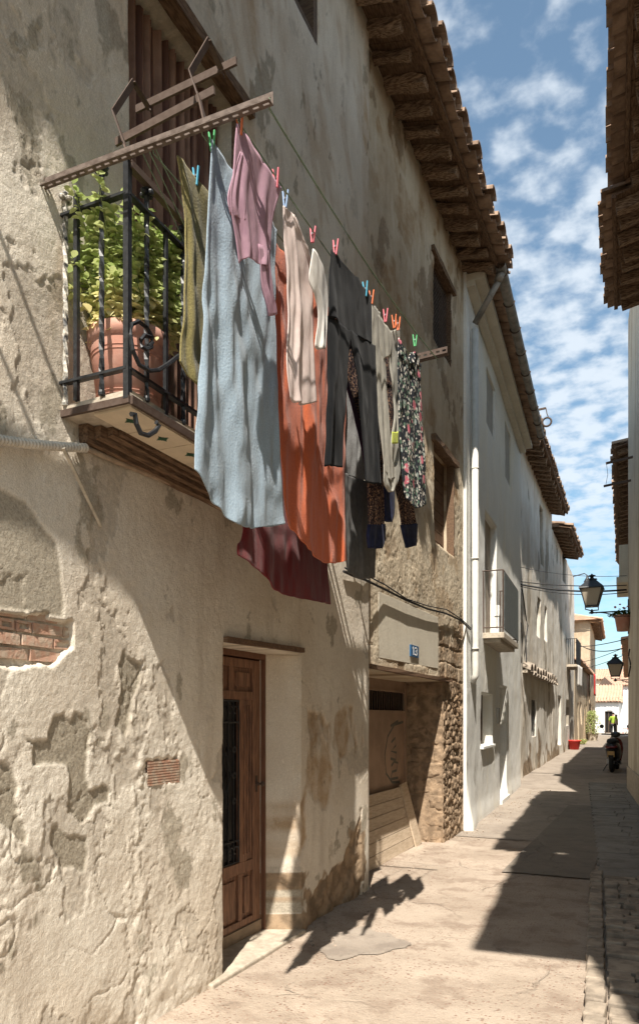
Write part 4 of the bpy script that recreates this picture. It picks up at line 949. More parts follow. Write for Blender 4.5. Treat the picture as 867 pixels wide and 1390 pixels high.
facade('side_wall',T,f5b,0,7.7,h5,M['stonewall'],lambda s:.12,lambda z:.1,dE(511),{'patch':pm,'stain':stm},body=0)
for h in h5: window(T,f5b,*h[:4],n=-.15)
rt=tiled_roof(T,f5b,-.5,f5b.L,.75,7.75,3.,.22,rows=2,pitch=.26,mat=M['tilef']); eaves(T,rt,f5b,-.4,f5b.L,.75,7.75,.22,rsp=.6,jit=.004,board=False)
mb=MB(); mb.add([(-9,50.1,7.7),(-3.82,50.1,7.7),(-6.4,50.1,8.6)],[(0,1,2)]); mb.prism([(-9,50.02,7.68),(-3.6,50.02,7.68),(-3.0,50.02,7.72),(-6.4,50.02,8.62)],(0,.3,0)); mb.build('gable',M['stonewall'],T)

def simple_house(name,label,p,q,h,depth,mat,holes,tipn=.35,slope=.3,roofmat=None,rows=1,doors=()):
    fr=Fr(p,q); t=thing(name,((p[0]+q[0])/2,(p[1]+q[1])/2,0),label,'house')
    facade('wall',t,fr,0,h,[(a,b,c_,d,.15) for a,b,c_,d in holes],mat,lambda s:.2,lambda z:.15,lambda s,z:.02*fbm(s,z,601,3),None,body=2*depth-.2)
    for a in holes: window(t,fr,*a,n=-.12)
    tiled_roof(t,fr,-.2,fr.L+.2,tipn,h,depth,slope,rows=rows,pitch=.26,mat=roofmat or M['tilef']); return t
FW=simple_house('low_white_house','small white house with terracotta tile roof closing the end of the street',(-6.2,72),(-3.05,72),3.0,3.,M['farwhite'],[(1.95,2.6,.25,2.2),(2.7,3.0,.25,1.9)],slope=.55,rows=3)
simple_house('white_gable_house','larger white walled house on the right behind the low white house',(-3.4,75.5),(2.5,77),4.6,5.,M['farwhite'],[(3.2,4.,1.3,2.6)],slope=.22)
simple_house('red_roofed_house','pale house with wide terracotta roof rising behind the low white house',(-9,84),(-.5,84),5.6,5.,M['cream'],[(4,4.8,2.5,3.8)],slope=.28)

# ================= RIGHT SIDE HOUSES =================
def right_house(name,label,p,q,h,mat,seed,holes=(),body=5):
    fr=Fr(p,q,-1); t=thing(name,((p[0]+q[0])/2,(p[1]+q[1])/2,0),label,'house')
    facade('wall',t,fr,-.1,h,[(*x,.15) for x in holes],mat,lambda s:.06,lambda z:.08,lambda s,z:.015*fbm(s*.8,z*.8,seed,3)+.004*fbm(s*5,z*5,seed,3),{'stain':stm},body=body)
    for x in holes: window(t,fr,*x,n=-.12)
    return t,fr
R0,fr0=right_house('near_right_house','cream rendered house on the right nearest the viewer',(1.15,-.1),(.85,3.66),7.4,M['cream'],701)
r=tiled_roof(R0,fr0,0,fr0.L,.72,7.5,3,.22,rows=1); 
mb=MB(); fr0.box(mb,0,fr0.L,0,.74,7.40,7.49); mb.build('eave_slab',M['concrete'],R0)
R1,fr1=right_house('cream_house_with_deep_eave','cream house on the right whose deep brown timber eave overhangs the top corner',(.62,3.72),(.28,8.85),7.4,M['cream'],711)
e1=Fr((.62,3.72),(.335,9.0),-1); 
r=tiled_roof(R1,e1,0,e1.L,.84,7.52,3,.2,rows=2,pitch=.235); eaves(R1,r,e1,0,e1.L,.84,7.52,.2,rsp=.40,rw=.11,rh=.13,rp=.60,jit=.008)
R2,fr2=right_house('house_with_short_eave','narrow right hand house with a short lower timber eave just past the deep eave',(.28,8.9),(.06,11.2),7.2,M['cream'],721)
e2=Fr((.285,8.78),(.20,11.18),-1); r=tiled_roof(R2,e2,0,e2.L,.87,7.34,3,.2,rows=2,pitch=.2); eaves(R2,r,e2,0,e2.L,.87,7.34,.2,rsp=.32,rw=.1,rh=.12,rp=.66,jit=.006)
R3,fr3=right_house('tall_cream_house','tall plain cream house on the right with wall lamp bracket at its far corner',(.05,11.25),(-.56,17.6),10.3,M['cream'],731,holes=((2.6,3.5,3.6,5.2),(2.2,3.2,.9,2.2)))
mb=MB(); fr3.box(mb,0,fr3.L,0,.03,0,.55,jit=.002); mb.build('plinth',M['concrete'],R3)
R4,fr4=right_house('house_with_long_eave','far right hand house with long tiled eave running down the street',(-.42,17.65),(-.92,31),7.4,M['cream'],741,holes=((3,4,3,4.6),(3,4,.8,2.2)))
r=tiled_roof(R4,fr4,0,fr4.L,.5,7.6,3,.2,rows=1,pitch=.235); eaves(R4,r,fr4,0,fr4.L,.5,7.6,.2,rsp=.5,rw=.09,rh=.1,rp=.36,jit=.004,board=False)
mb=MB(); fr4.box(mb,2.2,4.6,0,.40,4.95,5.1); fr4.box(mb,2.25,4.55,.0,.34,5.1,5.9); mb.build('balcony',M['cream'],R4,bevel=.01)
R5,fr5=right_house('distant_right_house','distant cream house low on the right beyond the second wall lamp',(-.95,31.1),(-1.9,60),4.6,M['cream'],751,holes=((6,7,.9,2.2),(14,15,.9,2.2)))
tiled_roof(R5,fr5,0,fr5.L,.3,4.6,3,.2,rows=1,pitch=.26,mat=M['tilef'])
# ================= CLOTHES LINES AND DRYING GEAR =================
NY,FY=2.435,4.76; LZ=3.86
def angle_bar(name,a,b,w,h,mat,label,slots=True):
    """slotted steel angle from a to b: an upright web with slots and a bottom flange"""
    a=Vector(a);b=Vector(b);d=(b-a); L=d.length; d.normalize(); up=Vector((0,0,1)); sd=d.cross(up).normalized()
    mb=MB(); n=int(L/.042); t=.003
    def bx(s0,s1,u0,u1,v0,v1): mb.hexa([a+d*s+up*v+sd*u for v in (v0,v1) for s,u in ((s0,u0),(s1,u0),(s1,u1),(s0,u1))])
    bx(0,L,0,t,0,h*.36); bx(0,L,0,t,h*.64,h)
    bx(0,L,t,w*.38,0,t); bx(0,L,w*.62,w,0,t)
    for k in range(n+1):
        c=L*k/n; s0=max(0,c-.009); s1=min(L,c+.009); bx(s0,s1,0,t,h*.36,h*.64); bx(s0,s1,w*.38,w*.62,0,t)
    return top(mb,name,mat,label,'clothes line bar','slotted bars holding the clothes lines')
na=PY(60,252,NY); nb=PY(371,132,NY)
angle_bar('slotted_bar',(-2.42,NY,PY(66,256,NY).z),(nb.x,NY,nb.z-.03),.034,.052,M['rustl'],'long grey brown slotted bar sticking out above the balcony, near end of the clothes lines')
fb0=PX(605,482,-1.24); angle_bar('slotted_bar',(-2.47,FY,3.93),(-1.24,FY,3.98),-.035,.045,M['rust'],'short rusty slotted bar at the far end of the clothes lines beyond the floral dress')
# fix: rusty support arm running along the wall from the corner post
mb=MB(); mb.beam((RX+.01,RY,3.94),(RX+.01,SY1,3.94),.03,.03); mb.build('top_bar',M['rust'],slab)
LX=[-1.83,-1.60,-1.44,-1.305]
def nearz(x): return lerp(na.z,nb.z,(x+2.42)/(nb.x+2.42))
zc=LZ
labs=['inner green clothes line, nearest the wall','second green clothes line from the wall, carrying the blue towel','third green clothes line from the wall, carrying the black trousers','outermost bare green clothes line, farthest from the wall']
for k,x in enumerate(LX):
    mb=MB(); pts=[]
    for i in range(25):
        t=i/24; pts.append((x,lerp(NY,FY,t),lerp(3.86,3.95,t)-.05*math.sin(math.pi*t)))
    pts.insert(0,(x,NY,3.90)); mb.tube(pts,.0028 if k<3 else .0035,6); top(mb,'clothes_line',M['rope'],labs[k],'clothes line','clothes lines between the two bars',smooth=True)
def linez(y): t=(y-NY)/(FY-NY); return lerp(3.86,3.95,t)-.05*math.sin(math.pi*t)
# bent flat-bar rack over the bars
rk=thing('drying_rack',PY(172,200,2.6),'two rusty flat bars with bent strap brackets reaching out over the balcony','rack')
yb=2.66
mb=MB(); mb.beam(PY(157,193,yb),PY(291,122,yb),.035,.012,up=(0,1,0)); mb.build('flat_bar',M['rust'],rk)
yc=2.86
mb=MB(); mb.beam(PY(185,148,yc),PY(321,82,yc),.035,.012,up=(0,1,0)); mb.build('flat_bar',M['rust'],rk)
def strap(pts,w=.03,t=.005):
    mb=MB()
    for a,b in zip(pts[:-1],pts[1:]): 
        d=(b-a).normalized(); mb.beam(a-d*.003,b+d*.003,w,t,up=(.3,.2,1) if abs(d.z)<.8 else (1,.2,0))
    return mb.build('bent_strap',M['rust'],rk)
strap([PY(172,202,2.60),PY(154,152,2.60),PY(181,111,2.75),PY(203,148,2.87),PY(206,152,2.87)])
strap([PY(283,172,2.60),PY(258,98,2.60),PY(283,55,2.75),PY(302,98,2.87),PY(303,102,2.87)])
mb=MB(); mb.beam(PY(168,196,2.64),PY(176,214,2.46),.03,.006,up=(1,0,0)); mb.build('clamp',M['rust'],rk); mb=MB(); mb.beam(PY(270,130,2.64),PY(280,175,2.46),.035,.006,up=(1,0,0)); mb.build('clamp',M['rust'],rk)
# loose green cord ends inside the balcony
for k in range(3):
    mb=MB(); a=PY(192+k*9,204+k*-2,2.47); b=Vector((-2.1+.06*k,3.6,3.62-.02*k)); mb.tube([a,a.lerp(b,.5)+Vector((0,0,-.03)),b],.0025,5)
    top(mb,'slack_cord',M['rope'],['left','middle','right'][k]+' one of three slack green cords running back over the balcony behind the olive towel','cord','slack cords over the balcony')

# ================= LAUNDRY =================
F_={}
F_['olive']=fabric('olive_terry',(.31,.26,.10),(.17,.14,.055),True)[0]
F_['blue']=fabric('light_blue_terry',(.42,.52,.60),(.28,.37,.45),True)[0]
F_['lilac']=fabric('lilac_jersey',(.50,.31,.38),(.42,.25,.32))[0]
F_['red']=fabric('brick_orange_terry',(.74,.185,.065),(.56,.12,.05),True)[0]
F_['burg']=fabric('burgundy_terry',(.20,.018,.02),(.13,.010,.013),True)[0]
F_['pink']=fabric('pale_pink_cotton',(.78,.66,.61),(.70,.57,.53))[0]
F_['white']=fabric('white_mesh',(.80,.77,.72),(.68,.65,.6))[0]
F_['black']=fabric('washed_black_jersey',(.013,.014,.016),(.009,.0095,.011))[0]
F_['speck']=fabric('speckled_grey_knit',(.40,.40,.39),(.16,.16,.16),True)[0]
F_['dgrey']=fabric('dark_grey_knit',(.17,.165,.16),(.12,.12,.115))[0]
F_['grey']=fabric('stone_grey_jersey',(.46,.44,.38),(.38,.36,.31))[0]
F_['navy']=fabric('navy_blue_sock',(.018,.02,.05),(.03,.04,.10))[0]
F_['leop']=spots('dotted_brown_cotton',(.026,.016,.022),[((.42,.24,.14),1.),((.50,.34,.24),1.4)],85,(.30,.42))
F_['flor']=spots('floral_black_cotton',(.018,.022,.028),[((.30,.36,.33),.8),((.55,.52,.46),1.15),((.10,.17,.12),.9),((.60,.17,.22),.42),((.60,.55,.50),1.7)],30,(.30,.40))
F_['yell']=fabric('yellow_print',(.70,.78,.12))[0]
F_['purple']=fabric('dark_purple',(.05,.015,.05))[0]
def cr(P,t):
    n=len(P)-1; x=t*n; i=min(int(x),n-1); f=x-i
    p0=P[max(i-1,0)];p1=P[i];p2=P[i+1];p3=P[min(i+2,n)]
    return .5*((2*p1)+(-p0+p2)*f+(2*p0-5*p1+4*p2-p3)*f*f+(-p0+3*p1-3*p2+p3)*f**3)
def cloth_pts(strips,x0,amp=.02,nf=4,seed=1,tilt=0.):
    vs=[];fs=[]
    for si,S in enumerate(strips):
        rows=[]
        for r in S:
            rows.append([np.array((p[1],p[2])) if p[0]=='w' else np.array(tuple(PX(p[0],p[1],x0))[1:]) for p in r])
        K=max(len(r) for r in rows)
        rows=[[cr(r,k/(K-1)) if len(r)>2 else r[0]+(r[1]-r[0])*k/(K-1) for k in range(K)] for r in rows]
        wy=max(abs(r[-1][0]-r[0][0])+abs(r[-1][1]-r[0][1])*.3 for r in rows); hz=max(abs(rows[-1][k][1]-rows[0][k][1]) for k in range(K))
        nu=max(5,int(wy/.010)); nv=max(6,int(hz/.016)); nu=min(nu,110); nv=min(nv,100)
        o=len(vs)
        for j in range(nv+1):
            v=j/nv; row=[cr([r[k] for r in rows],v) for k in range(K)]
            for i in range(nu+1):
                u=i/nu; y,z=cr(row,u); 
                n1=float(vn(y*3.2+seed,z*.5,seed)); n2=float(vn(y*9+seed*3,z*1.6,seed+2)); n3=float(vn(y*22,z*9,seed+5))
                a=.62*amp*(.2+.8*min(1,v*1.6+.05))*(.7+.5*n2); a*=(.30+.70*min(1,6*u*(1-u)*1.5)); ph=u*nf*.75*2*math.pi+seed*1.3+3.6*n1+1.2*math.sin(v*2.+seed)
                x=x0+a*(.62*math.sin(ph)+.34*math.sin(ph*1.9+n2*2)+.35*n1)+.18*amp*n3+tilt*v
                y2=y+a*.25*math.cos(ph)*min(1,v*2)*min(1,8*u*(1-u))
                vs.append((x,y2,z+.004*n3*(j in(0,nv))))
        w=nu+1
        for j in range(nv):
            for i in range(nu): fs.append((o+j*w+i,o+j*w+i+1,o+(j+1)*w+i+1,o+(j+1)*w+i))
    return vs,fs
def cloth(name,strips,x0,mat,label,cat,amp=.02,nf=4,seed=1,thick=.005,parent=None,group='washing hung on the clothes lines',tilt=0.,over=0.):
    vs,fs=cloth_pts(strips,x0,amp,nf,seed,tilt)
    a=np.array(vs); c=(float(a[:,0].mean()),float(a[:,1].mean()),float(a[:,2].max()))
    o=mkobj(name,vs,fs,mat,parent,smooth=True,fix=False,origin=c)
    m=o.modifiers.new('thickness','SOLIDIFY'); m.thickness=thick; m.offset=0
    if parent is None: tag(o,label,cat,group)
    elif label: o['label']=label
    return o
def W_(y,dz=0): return ('w',y,linez(y)-.012+dz)
cloth('olive_towel',[[[W_(2.47),W_(2.56),W_(2.80)],[(252,300),(270,304),(312,330)],[(250,400),(268,410),(314,430)],[(247,462),(266,505),(316,540)],[(245,490),(270,531),(317,570)]]],-1.74,F_['olive'],'olive green towel hanging nearest the viewer beside the balcony','towel',.028,2.5,3,.008)
bt=cloth('light_blue_towel',[[[W_(2.46),W_(2.66),W_(2.84),W_(3.02)],[(279,300),(305,310),(345,345),(374,400)],[(273,450),(300,480),(340,520),(377,565)],[(265,590),(295,640),(335,665),(383,655)],[(263,637),(300,690),(330,716),(388,711)]]],-1.58,F_['blue'],'long light blue terry towel in front of the orange one','towel',.042,3.2,5,.004)
0 and cloth('hem_band',[[[(266,618),(298,668),(331,693),(384,688)],[(266,627),(299,678),(331,703),(384,698)]]],-1.576,F_['blue'],None,None,.042,3.2,5,.011,parent=bt)
cloth('lilac_shirt',[[[W_(2.43),W_(2.6),W_(2.79)],[(317,235),(340,255),(373,288)],[(313,268),(340,300),(369,318)],[(320,318),(340,333),(367,345)],[(325,356),(338,350),(363,366)]],
 [[(350,332),(366,340)],[(357,385),(370,392)],[(366,428),(377,425)]],[[(326,205),(334,215)],[(311,262),(332,272)],[(313,288),(331,300)]]],-1.44,F_['lilac'],'short lilac pink shirt pegged by its hem, in front of the light blue towel','shirt',.022,3,8)
rt_=cloth('orange_red_towel',[[[W_(2.99),W_(3.35),W_(3.65),W_(3.93)],[(371,420),(405,440),(440,480),(469,540)],[(378,560),(410,580),(440,600),(468,640)],[(386,675),(410,705),(440,735),(468,735)],[(391,708),(415,742),(443,764),(470,761)]]],-1.63,F_['red'],'brick orange terry towel hanging between the light blue towel and the black trousers','towel',.030,3,11,.004)
cloth('burgundy_towel',[[[W_(3.13),W_(3.5),W_(3.9),W_(4.26)],[('w',3.13,3.3),('w',3.5,3.28),('w',3.9,3.28),('w',4.26,3.3)],[(330,705),(352,720),(400,750),(443,755)],[(322,740),(352,762),(390,798),(447,800)],[(322,753),(353,776),(385,806),(449,820)]]],-1.86,F_['burg'],'dark burgundy towel hanging lowest and closest to the wall, below the orange one','towel',.022,2.5,14,.009)
cloth('pale_pink_blouse',[[[(385,278),(392,284),(399,292)],[(386,322),(396,330),(411,338)],[(389,365),(400,372),(422,378)],[(391,430),(405,435),(424,440)],[(389,495),(405,505),(427,510)],[(394,541),(410,549),(430,545)]],
  [[(396,290),(403,298)],[(408,325),(416,335)],[(420,360),(428,370)]]],-1.46,F_['pink'],'pale pink blouse with frilly hem hanging before the orange towel','blouse',.026,2.5,17)
cloth('white_vest',[[[(424,338),(431,345),(438,362)],[(420,378),(432,385),(445,395)],[(432,420),(438,425),(444,430)],[(428,470),(434,474),(441,474)]]],-1.43,F_['white'],'small white top squeezed between the pink blouse and the black trousers','vest',.018,2,20)
cloth('black_trousers',[[[(450,338),(476,366),(504,402)],[(447,372),(476,400),(506,432)],[(445,430),(476,450),(509,470)]],
 [[(445,428),(476,449)],[(445,500),(471,512)],[(443,570),(467,575)],[(441,632),(465,634)]],[[(472,446),(509,469)],[(483,500),(511,510)],[(491,580),(514,585)],[(496,655),(517,658)]]],-1.39,F_['black'],'faded black trousers hung by the waist with both legs straight down','trousers',.022,2,23)
sg=cloth('grey_knit_dress',[[[W_(3.86),W_(4.1),W_(4.36)],[(462,540),(480,550),(502,560)],[(464,640),(485,650),(508,655)]]],-1.64,F_['speck'],'long grey knit dress, speckled above and dark below, behind the black trousers','dress',.03,2,26)
cloth('skirt',[[[(464,640),(485,650),(508,655)],[(467,710),(487,715),(509,720)],[(471,776),(489,786),(509,784)]]],-1.637,F_['dgrey'],'dark grey lower half',None,.03,2,26,parent=sg)
pj=cloth('dotted_pyjamas',[[[W_(3.80),W_(4.1),W_(4.5)],[(466,470),(500,490),(545,520)],[(470,520),(505,545),(548,560)],[(492,600),(520,605),(552,600)],[(498,645),(526,640),(555,650)]],
  [[(498,640),(523,636)],[(500,680),(521,682)],[(500,714),(521,714)]],[[(532,640),(556,645)],[(540,680),(560,684)],[(544,714),(565,712)]]],-1.50,F_['leop'],'dark pyjama suit with small tan spots and navy feet, legs hanging below the grey shirt','pyjamas',.022,3,29)
cloth('foot',[[[(500,712),(521,712)],[(499,728),(521,728)],[(501,744),(517,744)]],[[(544,713),(565,711)],[(547,728),(564,728)],[(550,744),(564,740)]],[[(521,660),(533,660)],[(522,695),(533,695)],[(524,707),(530,708)]]],-1.496,F_['navy'],'navy blue feet',None,.022,2,29,parent=pj,thick=.02)
cloth('purple_edge',[[[(463,500),(470,512)],[(480,560),(488,572)],[(497,640),(501,646)]]],-1.487,F_['purple'],'purple border',None,.01,1,29,parent=pj)
gs=cloth('grey_shirt',[[[(504,412),(515,424)],[(506,470),(522,480)],[(512,540),(526,550)],[(517,600),(529,612)],[(521,640),(531,655)]],
  [[(526,450),(541,446)],[(529,500),(543,500)],[(534,560),(544,560)],[(529,610),(543,610)],[(531,650),(541,646)]],[[(512,424),(530,452)],[(516,470),(532,470)],[(519,488),(530,480)]],[[(520,630),(541,628)],[(521,655),(540,650)],[(527,668),(533,667)]]],-1.39,F_['grey'],'stone grey sleeveless shirt with a small yellow print, between trousers and floral dress','shirt',.024,2,32)
cloth('print',[[[(532,586),(540,586)],[(532,602),(540,602)]]],-1.366,F_['yell'],'small lime yellow print',None,.004,1,32,parent=gs,thick=.003)
cloth('floral_dress',[[[(541,458),(545,466),(550,474)],[(540,480),(548,486),(556,494)]],[[(558,478),(563,478),(568,484)],[(553,492),(562,494),(571,498)]],[[(540,476),(556,490),(571,494)],[(540,530),(556,532),(571,530)],[(543,600),(560,602),(575,600)],[(545,640),(560,650),(577,650)],[(548,672),(562,690),(578,684)]]],-1.35,F_['flor'],'black floral summer dress with pink flowers, farthest along the line','dress',.022,3,35)
# pegs
PEG=[(266,188,-1.74,'lblue','light blue'),(288,180,-1.58,'green','green'),(326,168,-1.44,'orange','orange'),(375,254,-1.44,'pink','pink'),(387,276,-1.46,'blue','pale blue'),(424,334,-1.45,'pink','pink'),(455,333,-1.39,'pink','rose pink'),(496,400,-1.39,'lblue','sky blue'),(504,409,-1.39,'orange','pale orange'),(523,450,-1.39,'pink','pink'),(535,447,-1.37,'orange','bright orange'),(540,452,-1.36,'orange','orange red'),(563,470,-1.34,'green','lime green')]
PC={'lblue':(.10,.42,.60),'green':(.12,.50,.20),'orange':(.75,.20,.08),'pink':(.72,.18,.22),'blue':(.28,.40,.60)}
PD=['at the top of the olive towel','holding the blue towel close to the slotted bar','holding the near corner of the lilac shirt','holding the far corner of the lilac shirt','on the shoulder of the pink blouse','on the white top','on the near end of the black trousers','on the far end of the black trousers','where the trousers meet the grey shirt','inside the neck of the grey shirt','on the line between grey shirt and floral dress','on the near shoulder of the floral dress','on the far shoulder of the floral dress']
for k,(px,py,x,c,cn) in enumerate(PEG):
    key='peg_'+c
    if key not in M: M[key]=simple(key,PC[c],.5,bump=0,var=.15)
    p=PX(px,py,x); zl=linez(min(max(p.y,NY),FY)); z=zl-.014; p=Vector((x,p.y,z))
    t=thing('clothes_peg',p,cn+' plastic clothes peg '+PD[k],'clothes peg','clothes pegs on the lines')
    a=.14+.1*rr.random(); lean=rr.uniform(-.25,.25)
    for sg_ in (-1,1):
        mb=MB(); b0_=p+Vector((sg_*.004,0,-.028)); b1_=p+Vector((sg_*.013,lean*.03,.048)); mb.beam(b0_,b1_,.010,.006,up=(1,0,0)); mb.build('jaw',M[key],t,bevel=.0015)
    mb=MB(); mb.lathe([(.0,-.006),(.005,-.006),(.005,.006),(0,.006)],p+Vector((0,0,.012)),8,'y'); mb.build('spring',M['chrome'],t)

# ================= POTTED PLANT =================
def leaf(vs,fs,ya,yel,p,d,L,w,yv):
    d=d.normalized(); up=Vector((0,0,1)); s=d.cross(up); s=s.normalized() if s.length>.1 else Vector((1,0,0)); n=s.cross(d).normalized()
    o=len(vs); mid=p+d*L*.45-n*L*.04
    vs+= [p,mid+s*w*.5+n*L*.10,p+d*L*.95-n*L*.14,mid-s*w*.5+n*L*.10,p+d*L*.2+s*w*.32+n*.003,p+d*L*.2-s*w*.32+n*.003,p+d*L*.72+s*w*.36,p+d*L*.72-s*w*.36,mid]
    fs+= [(o,o+4,o+8),(o,o+8,o+5),(o+4,o+1,o+8),(o+5,o+8,o+3),(o+1,o+6,o+8),(o+3,o+8,o+7),(o+6,o+2,o+8),(o+7,o+8,o+2)]
    ya+=[yv]*9
def plant_leaves(parent,vs,fs,ya,mat,name='leaves'):
    o=mkobj(name,vs,fs,mat,parent,smooth=True,fix=False); at=o.data.attributes.new('yel','FLOAT','POINT'); at.data.foreach_set('value',np.array(ya,np.float32)); return o
pc=Vector((-2.225,2.775,2.992)); pot=thing('potted_plant',pc,'bushy yellow green basil in a big terracotta pot standing on the balcony','plant')
mb=MB(); mb.lathe([(.13,0),(.135,0),(.172,.30),(.172,.305),(.182,.31),(.186,.365),(.176,.372),(.165,.368),(.158,.32),(.0,.32)],pc,48)
for zz,r in ((.06,.143),(.075,.1455),(.245,.1665),(.262,.1685)): mb.lathe([(r-.002,zz-.003),(r+.0025,zz),(r-.002,zz+.003)],pc,48)
mb.build('pot',M['terra'],pot,smooth=True); mb=MB(); mb.lathe([(.0,.30),(.157,.325),(0,.34)],pc,24); mb.build('soil',M['earth'],pot)
pr=random.Random(12); vs=[];fs=[];ya=[]; stm_=MB()
for k in range(150):
    a=pr.uniform(0,2*math.pi); r0=.13*math.sqrt(pr.random()); b=pc+Vector((r0*math.cos(a),r0*math.sin(a),.32))
    out=pr.uniform(.0,.17); h=pr.uniform(.2,.6) if pr.random()<.5 else pr.uniform(.5,.80)
    ye=pr.choice((-.13,-.04,.08,.22,.34)) ; tip=b+Vector((out*math.cos(a)*1.0,out*math.sin(a)*1.6+ye,h-.1*out/.16)); tip.x=max(tip.x,-2.37); tip.x=min(tip.x,-2.065); tip.y=max(tip.y,2.55 if k%5 else 2.47); tip.z=min(tip.z,3.90)
    m_=b.lerp(tip,.5)+Vector((0,0,.03)); 
    stm_.tube([b,m_,tip],.003,5,rf=lambda t:1-.5*t)
    nn=int(h/.024)
    for j in range(nn):
        t=(j+.5)/nn; p=(b.lerp(m_,t*2) if t<.5 else m_.lerp(tip,t*2-1)); hz_=(p.z-pc.z-.3)/.5
        for q in range(3):
            aa=pr.uniform(0,2*math.pi); L=pr.uniform(.022,.072)*(1.15-.40*t); dd=Vector((math.cos(aa),math.sin(aa),pr.uniform(-.5,.6)))
            y_=max(0,min(1,(.50-hz_)*2.4+pr.uniform(-.3,.4))); leaf(vs,fs,ya,0,p+dd*.006,dd,L,L*.62,y_)
for k in range(75):       # big pale yellow leaves drooping round the rim
    a=pr.uniform(0,2*math.pi); p=pc+Vector((.15*math.cos(a),.15*math.sin(a),pr.uniform(.35,.52))); dd=Vector((math.cos(a),math.sin(a),pr.uniform(-1.6,-.3))); L=pr.uniform(.05,.08); leaf(vs,fs,ya,0,p,dd,L,L*.68,pr.uniform(.6,1))
plant_leaves(pot,vs,fs,ya,M['leaf']); stm_.build('stems',M['stem'],pot)

# ================= LEANING BOARDS =================
lb=thing('leaning_board',(-2.75,8.0,0),'pale board panel of horizontal planks leaning against the brown garage gate','board')
a0,a1=Vector((-2.70,6.50,.0)),Vector((-2.76,9.08,.0)); t0,t1=Vector((-2.925,6.50,.74)),Vector((-2.915,9.05,.74)); 
pl=MB(); nrm=Vector((1,0,.3)).normalized()*.018
for k in range(6):
    u0=(k+.03)/6;u1=(k+.985)/6
    pl.hexa([a0.lerp(t0,u0),a1.lerp(t1,u0),a1.lerp(t1,u0)+nrm,a0.lerp(t0,u0)+nrm,a0.lerp(t0,u1),a1.lerp(t1,u1),a1.lerp(t1,u1)+nrm,a0.lerp(t0,u1)+nrm])
pl.build('plank',M['boardp'],lb,bevel=.002)
mb=MB(); mb.beam(Vector((-2.74,7.0,.05)),Vector((-2.955,7.0,.66)),.07,.02,up=(1,0,0)); mb.build('batten',M['boardp'],lb)
mb=MB(); mb.beam(PG(568,1148)+Vector((0,0,.005)),Vector((-2.90,8.95,.78)),.26,.02,up=(1,0,.3),jit=.001); top(mb,'loose_plank',M['boardp'],'single wide plank propped at a slant at the right end of the board panel','plank')
mb=MB(); mb.beam(PG(500,1192)+Vector((-.02,.0,.0)),Vector((-2.87,6.95,.30)),.09,.018,up=(1,0,.3)); top(mb,'board_offcut',M['boardp'],'short board offcut leaning at the left foot of the plank panel','board')

# ================= CABLES =================
def cable(pts,r,label,sag=.0,mat=None,name='overhead_cable',n=24,group=None,cat='cable'):
    mb=MB(); P=[]
    if len(pts)==2 and sag: a,b=Vector(pts[0]),Vector(pts[1]); P=[a.lerp(b,k/n)+Vector((0,0,-4*sag*(k/n)*(1-k/n))) for k in range(n+1)]
    else: P=[Vector(p) for p in pts]
    mb.tube(P,r,6); return top(mb,name,mat or M['cable'],label,cat,group,smooth=True)
q=[fA.P(fA.px(x,y)[0],.03,fA.px(x,y)[1]) for x,y in ((462,776),(475,782),(490,787))]+[fB.P(fB.px(x,y)[0],.045,fB.px(x,y)[1]) for x,y in ((515,800),(545,815),(575,827),(600,833),(620,842),(634,855))]
cable(q,.012,'thick black cable draped along the wall above the number plate',name='wall_cable')
cable([v+Vector((.01,0,.03-.02*math.sin(i*1.9))) for i,v in enumerate(q)],.007,'thinner black cable twisted alongside the thick one above the number plate',name='wall_cable')
q=[fB.P(fB.px(636,y)[0]-.02+.02*math.sin(y),.05,fB.px(636,y)[1]) for y in (848,856,870,885)]; cable(q,.008,'short cable loop dropping beside the white house drainpipe at the garage house corner',name='wall_cable')
g1=f1.px
q=[f1.P(max(.12,g1(x,y)[0]),.06,g1(x,y)[1]) for x,y in ((705,800),(708,820),(711,842),(713,850),(710,870),(711,895),(709,912))]; cable(q,.016,'bundle of black cables running down the corner past the white house',name='wall_cable')
q=[f1.P(max(.05,g1(x,y)[0]),.05,g1(x,y)[1]) for x,y in ((704,845),(706,870),(705,900))]; cable(q,.013,'second short cable bundle at the edge of the white house wall',name='wall_cable')
LA=f1.P(.25,.05,g1(706,804)[1]); RB=Vector((-.60,17.9,EYE+(HZ-801)/FP*16.6))
grp='cables crossing the street by the near lamp'
cable([LA,RB],.022,'thickest black cable crossing the street behind the near lantern',.10,group=grp)
cable([LA+Vector((0,0,.05)),RB+Vector((0,0,.10))],.012,'thin cable just above the thickest one at the near lantern',.06,group=grp)
cable([LA+Vector((0,-.02,-.04)),RB+Vector((.02,.05,-.05))],.010,'thin cable sagging just below the thickest one at the near lantern',.13,group=grp)
LH=f1.P(.4,.05,g1(708,783)[1]); cable([LH,Vector((-.6,17.9,EYE+(HZ-782)/FP*16.6))],.006,'single thin wire crossing higher above the near lantern',.10,group=grp)
mb=MB(); mb.lathe([(0,-.03),(.03,-.02),(.035,0),(.03,.02),(0,.03)],LH,10); top(mb,'insulator',M['iron'],'black round insulator on the weathered wall where the thin wire starts','insulator')
grp='cables crossing the street further on'
for k,(xl,yl,xr,yr,sg2) in enumerate(((781,872,845,880,.4),(784,878,848,868,.1),(785,900,845,880,.1),(790,908,845,890,.1))):
    a=PY(xl,yl,38.+k); b=PY(xr,yr,26.+2*k); cable([a,b],.018 if k<2 else .014,['slack cable crossing the street left of the second lamp, topmost','taut cable just under the slack one before the second lamp','cable slanting up to the second lamp','lowest slanting cable below the second lamp'][k],sg2*.6,group=grp)
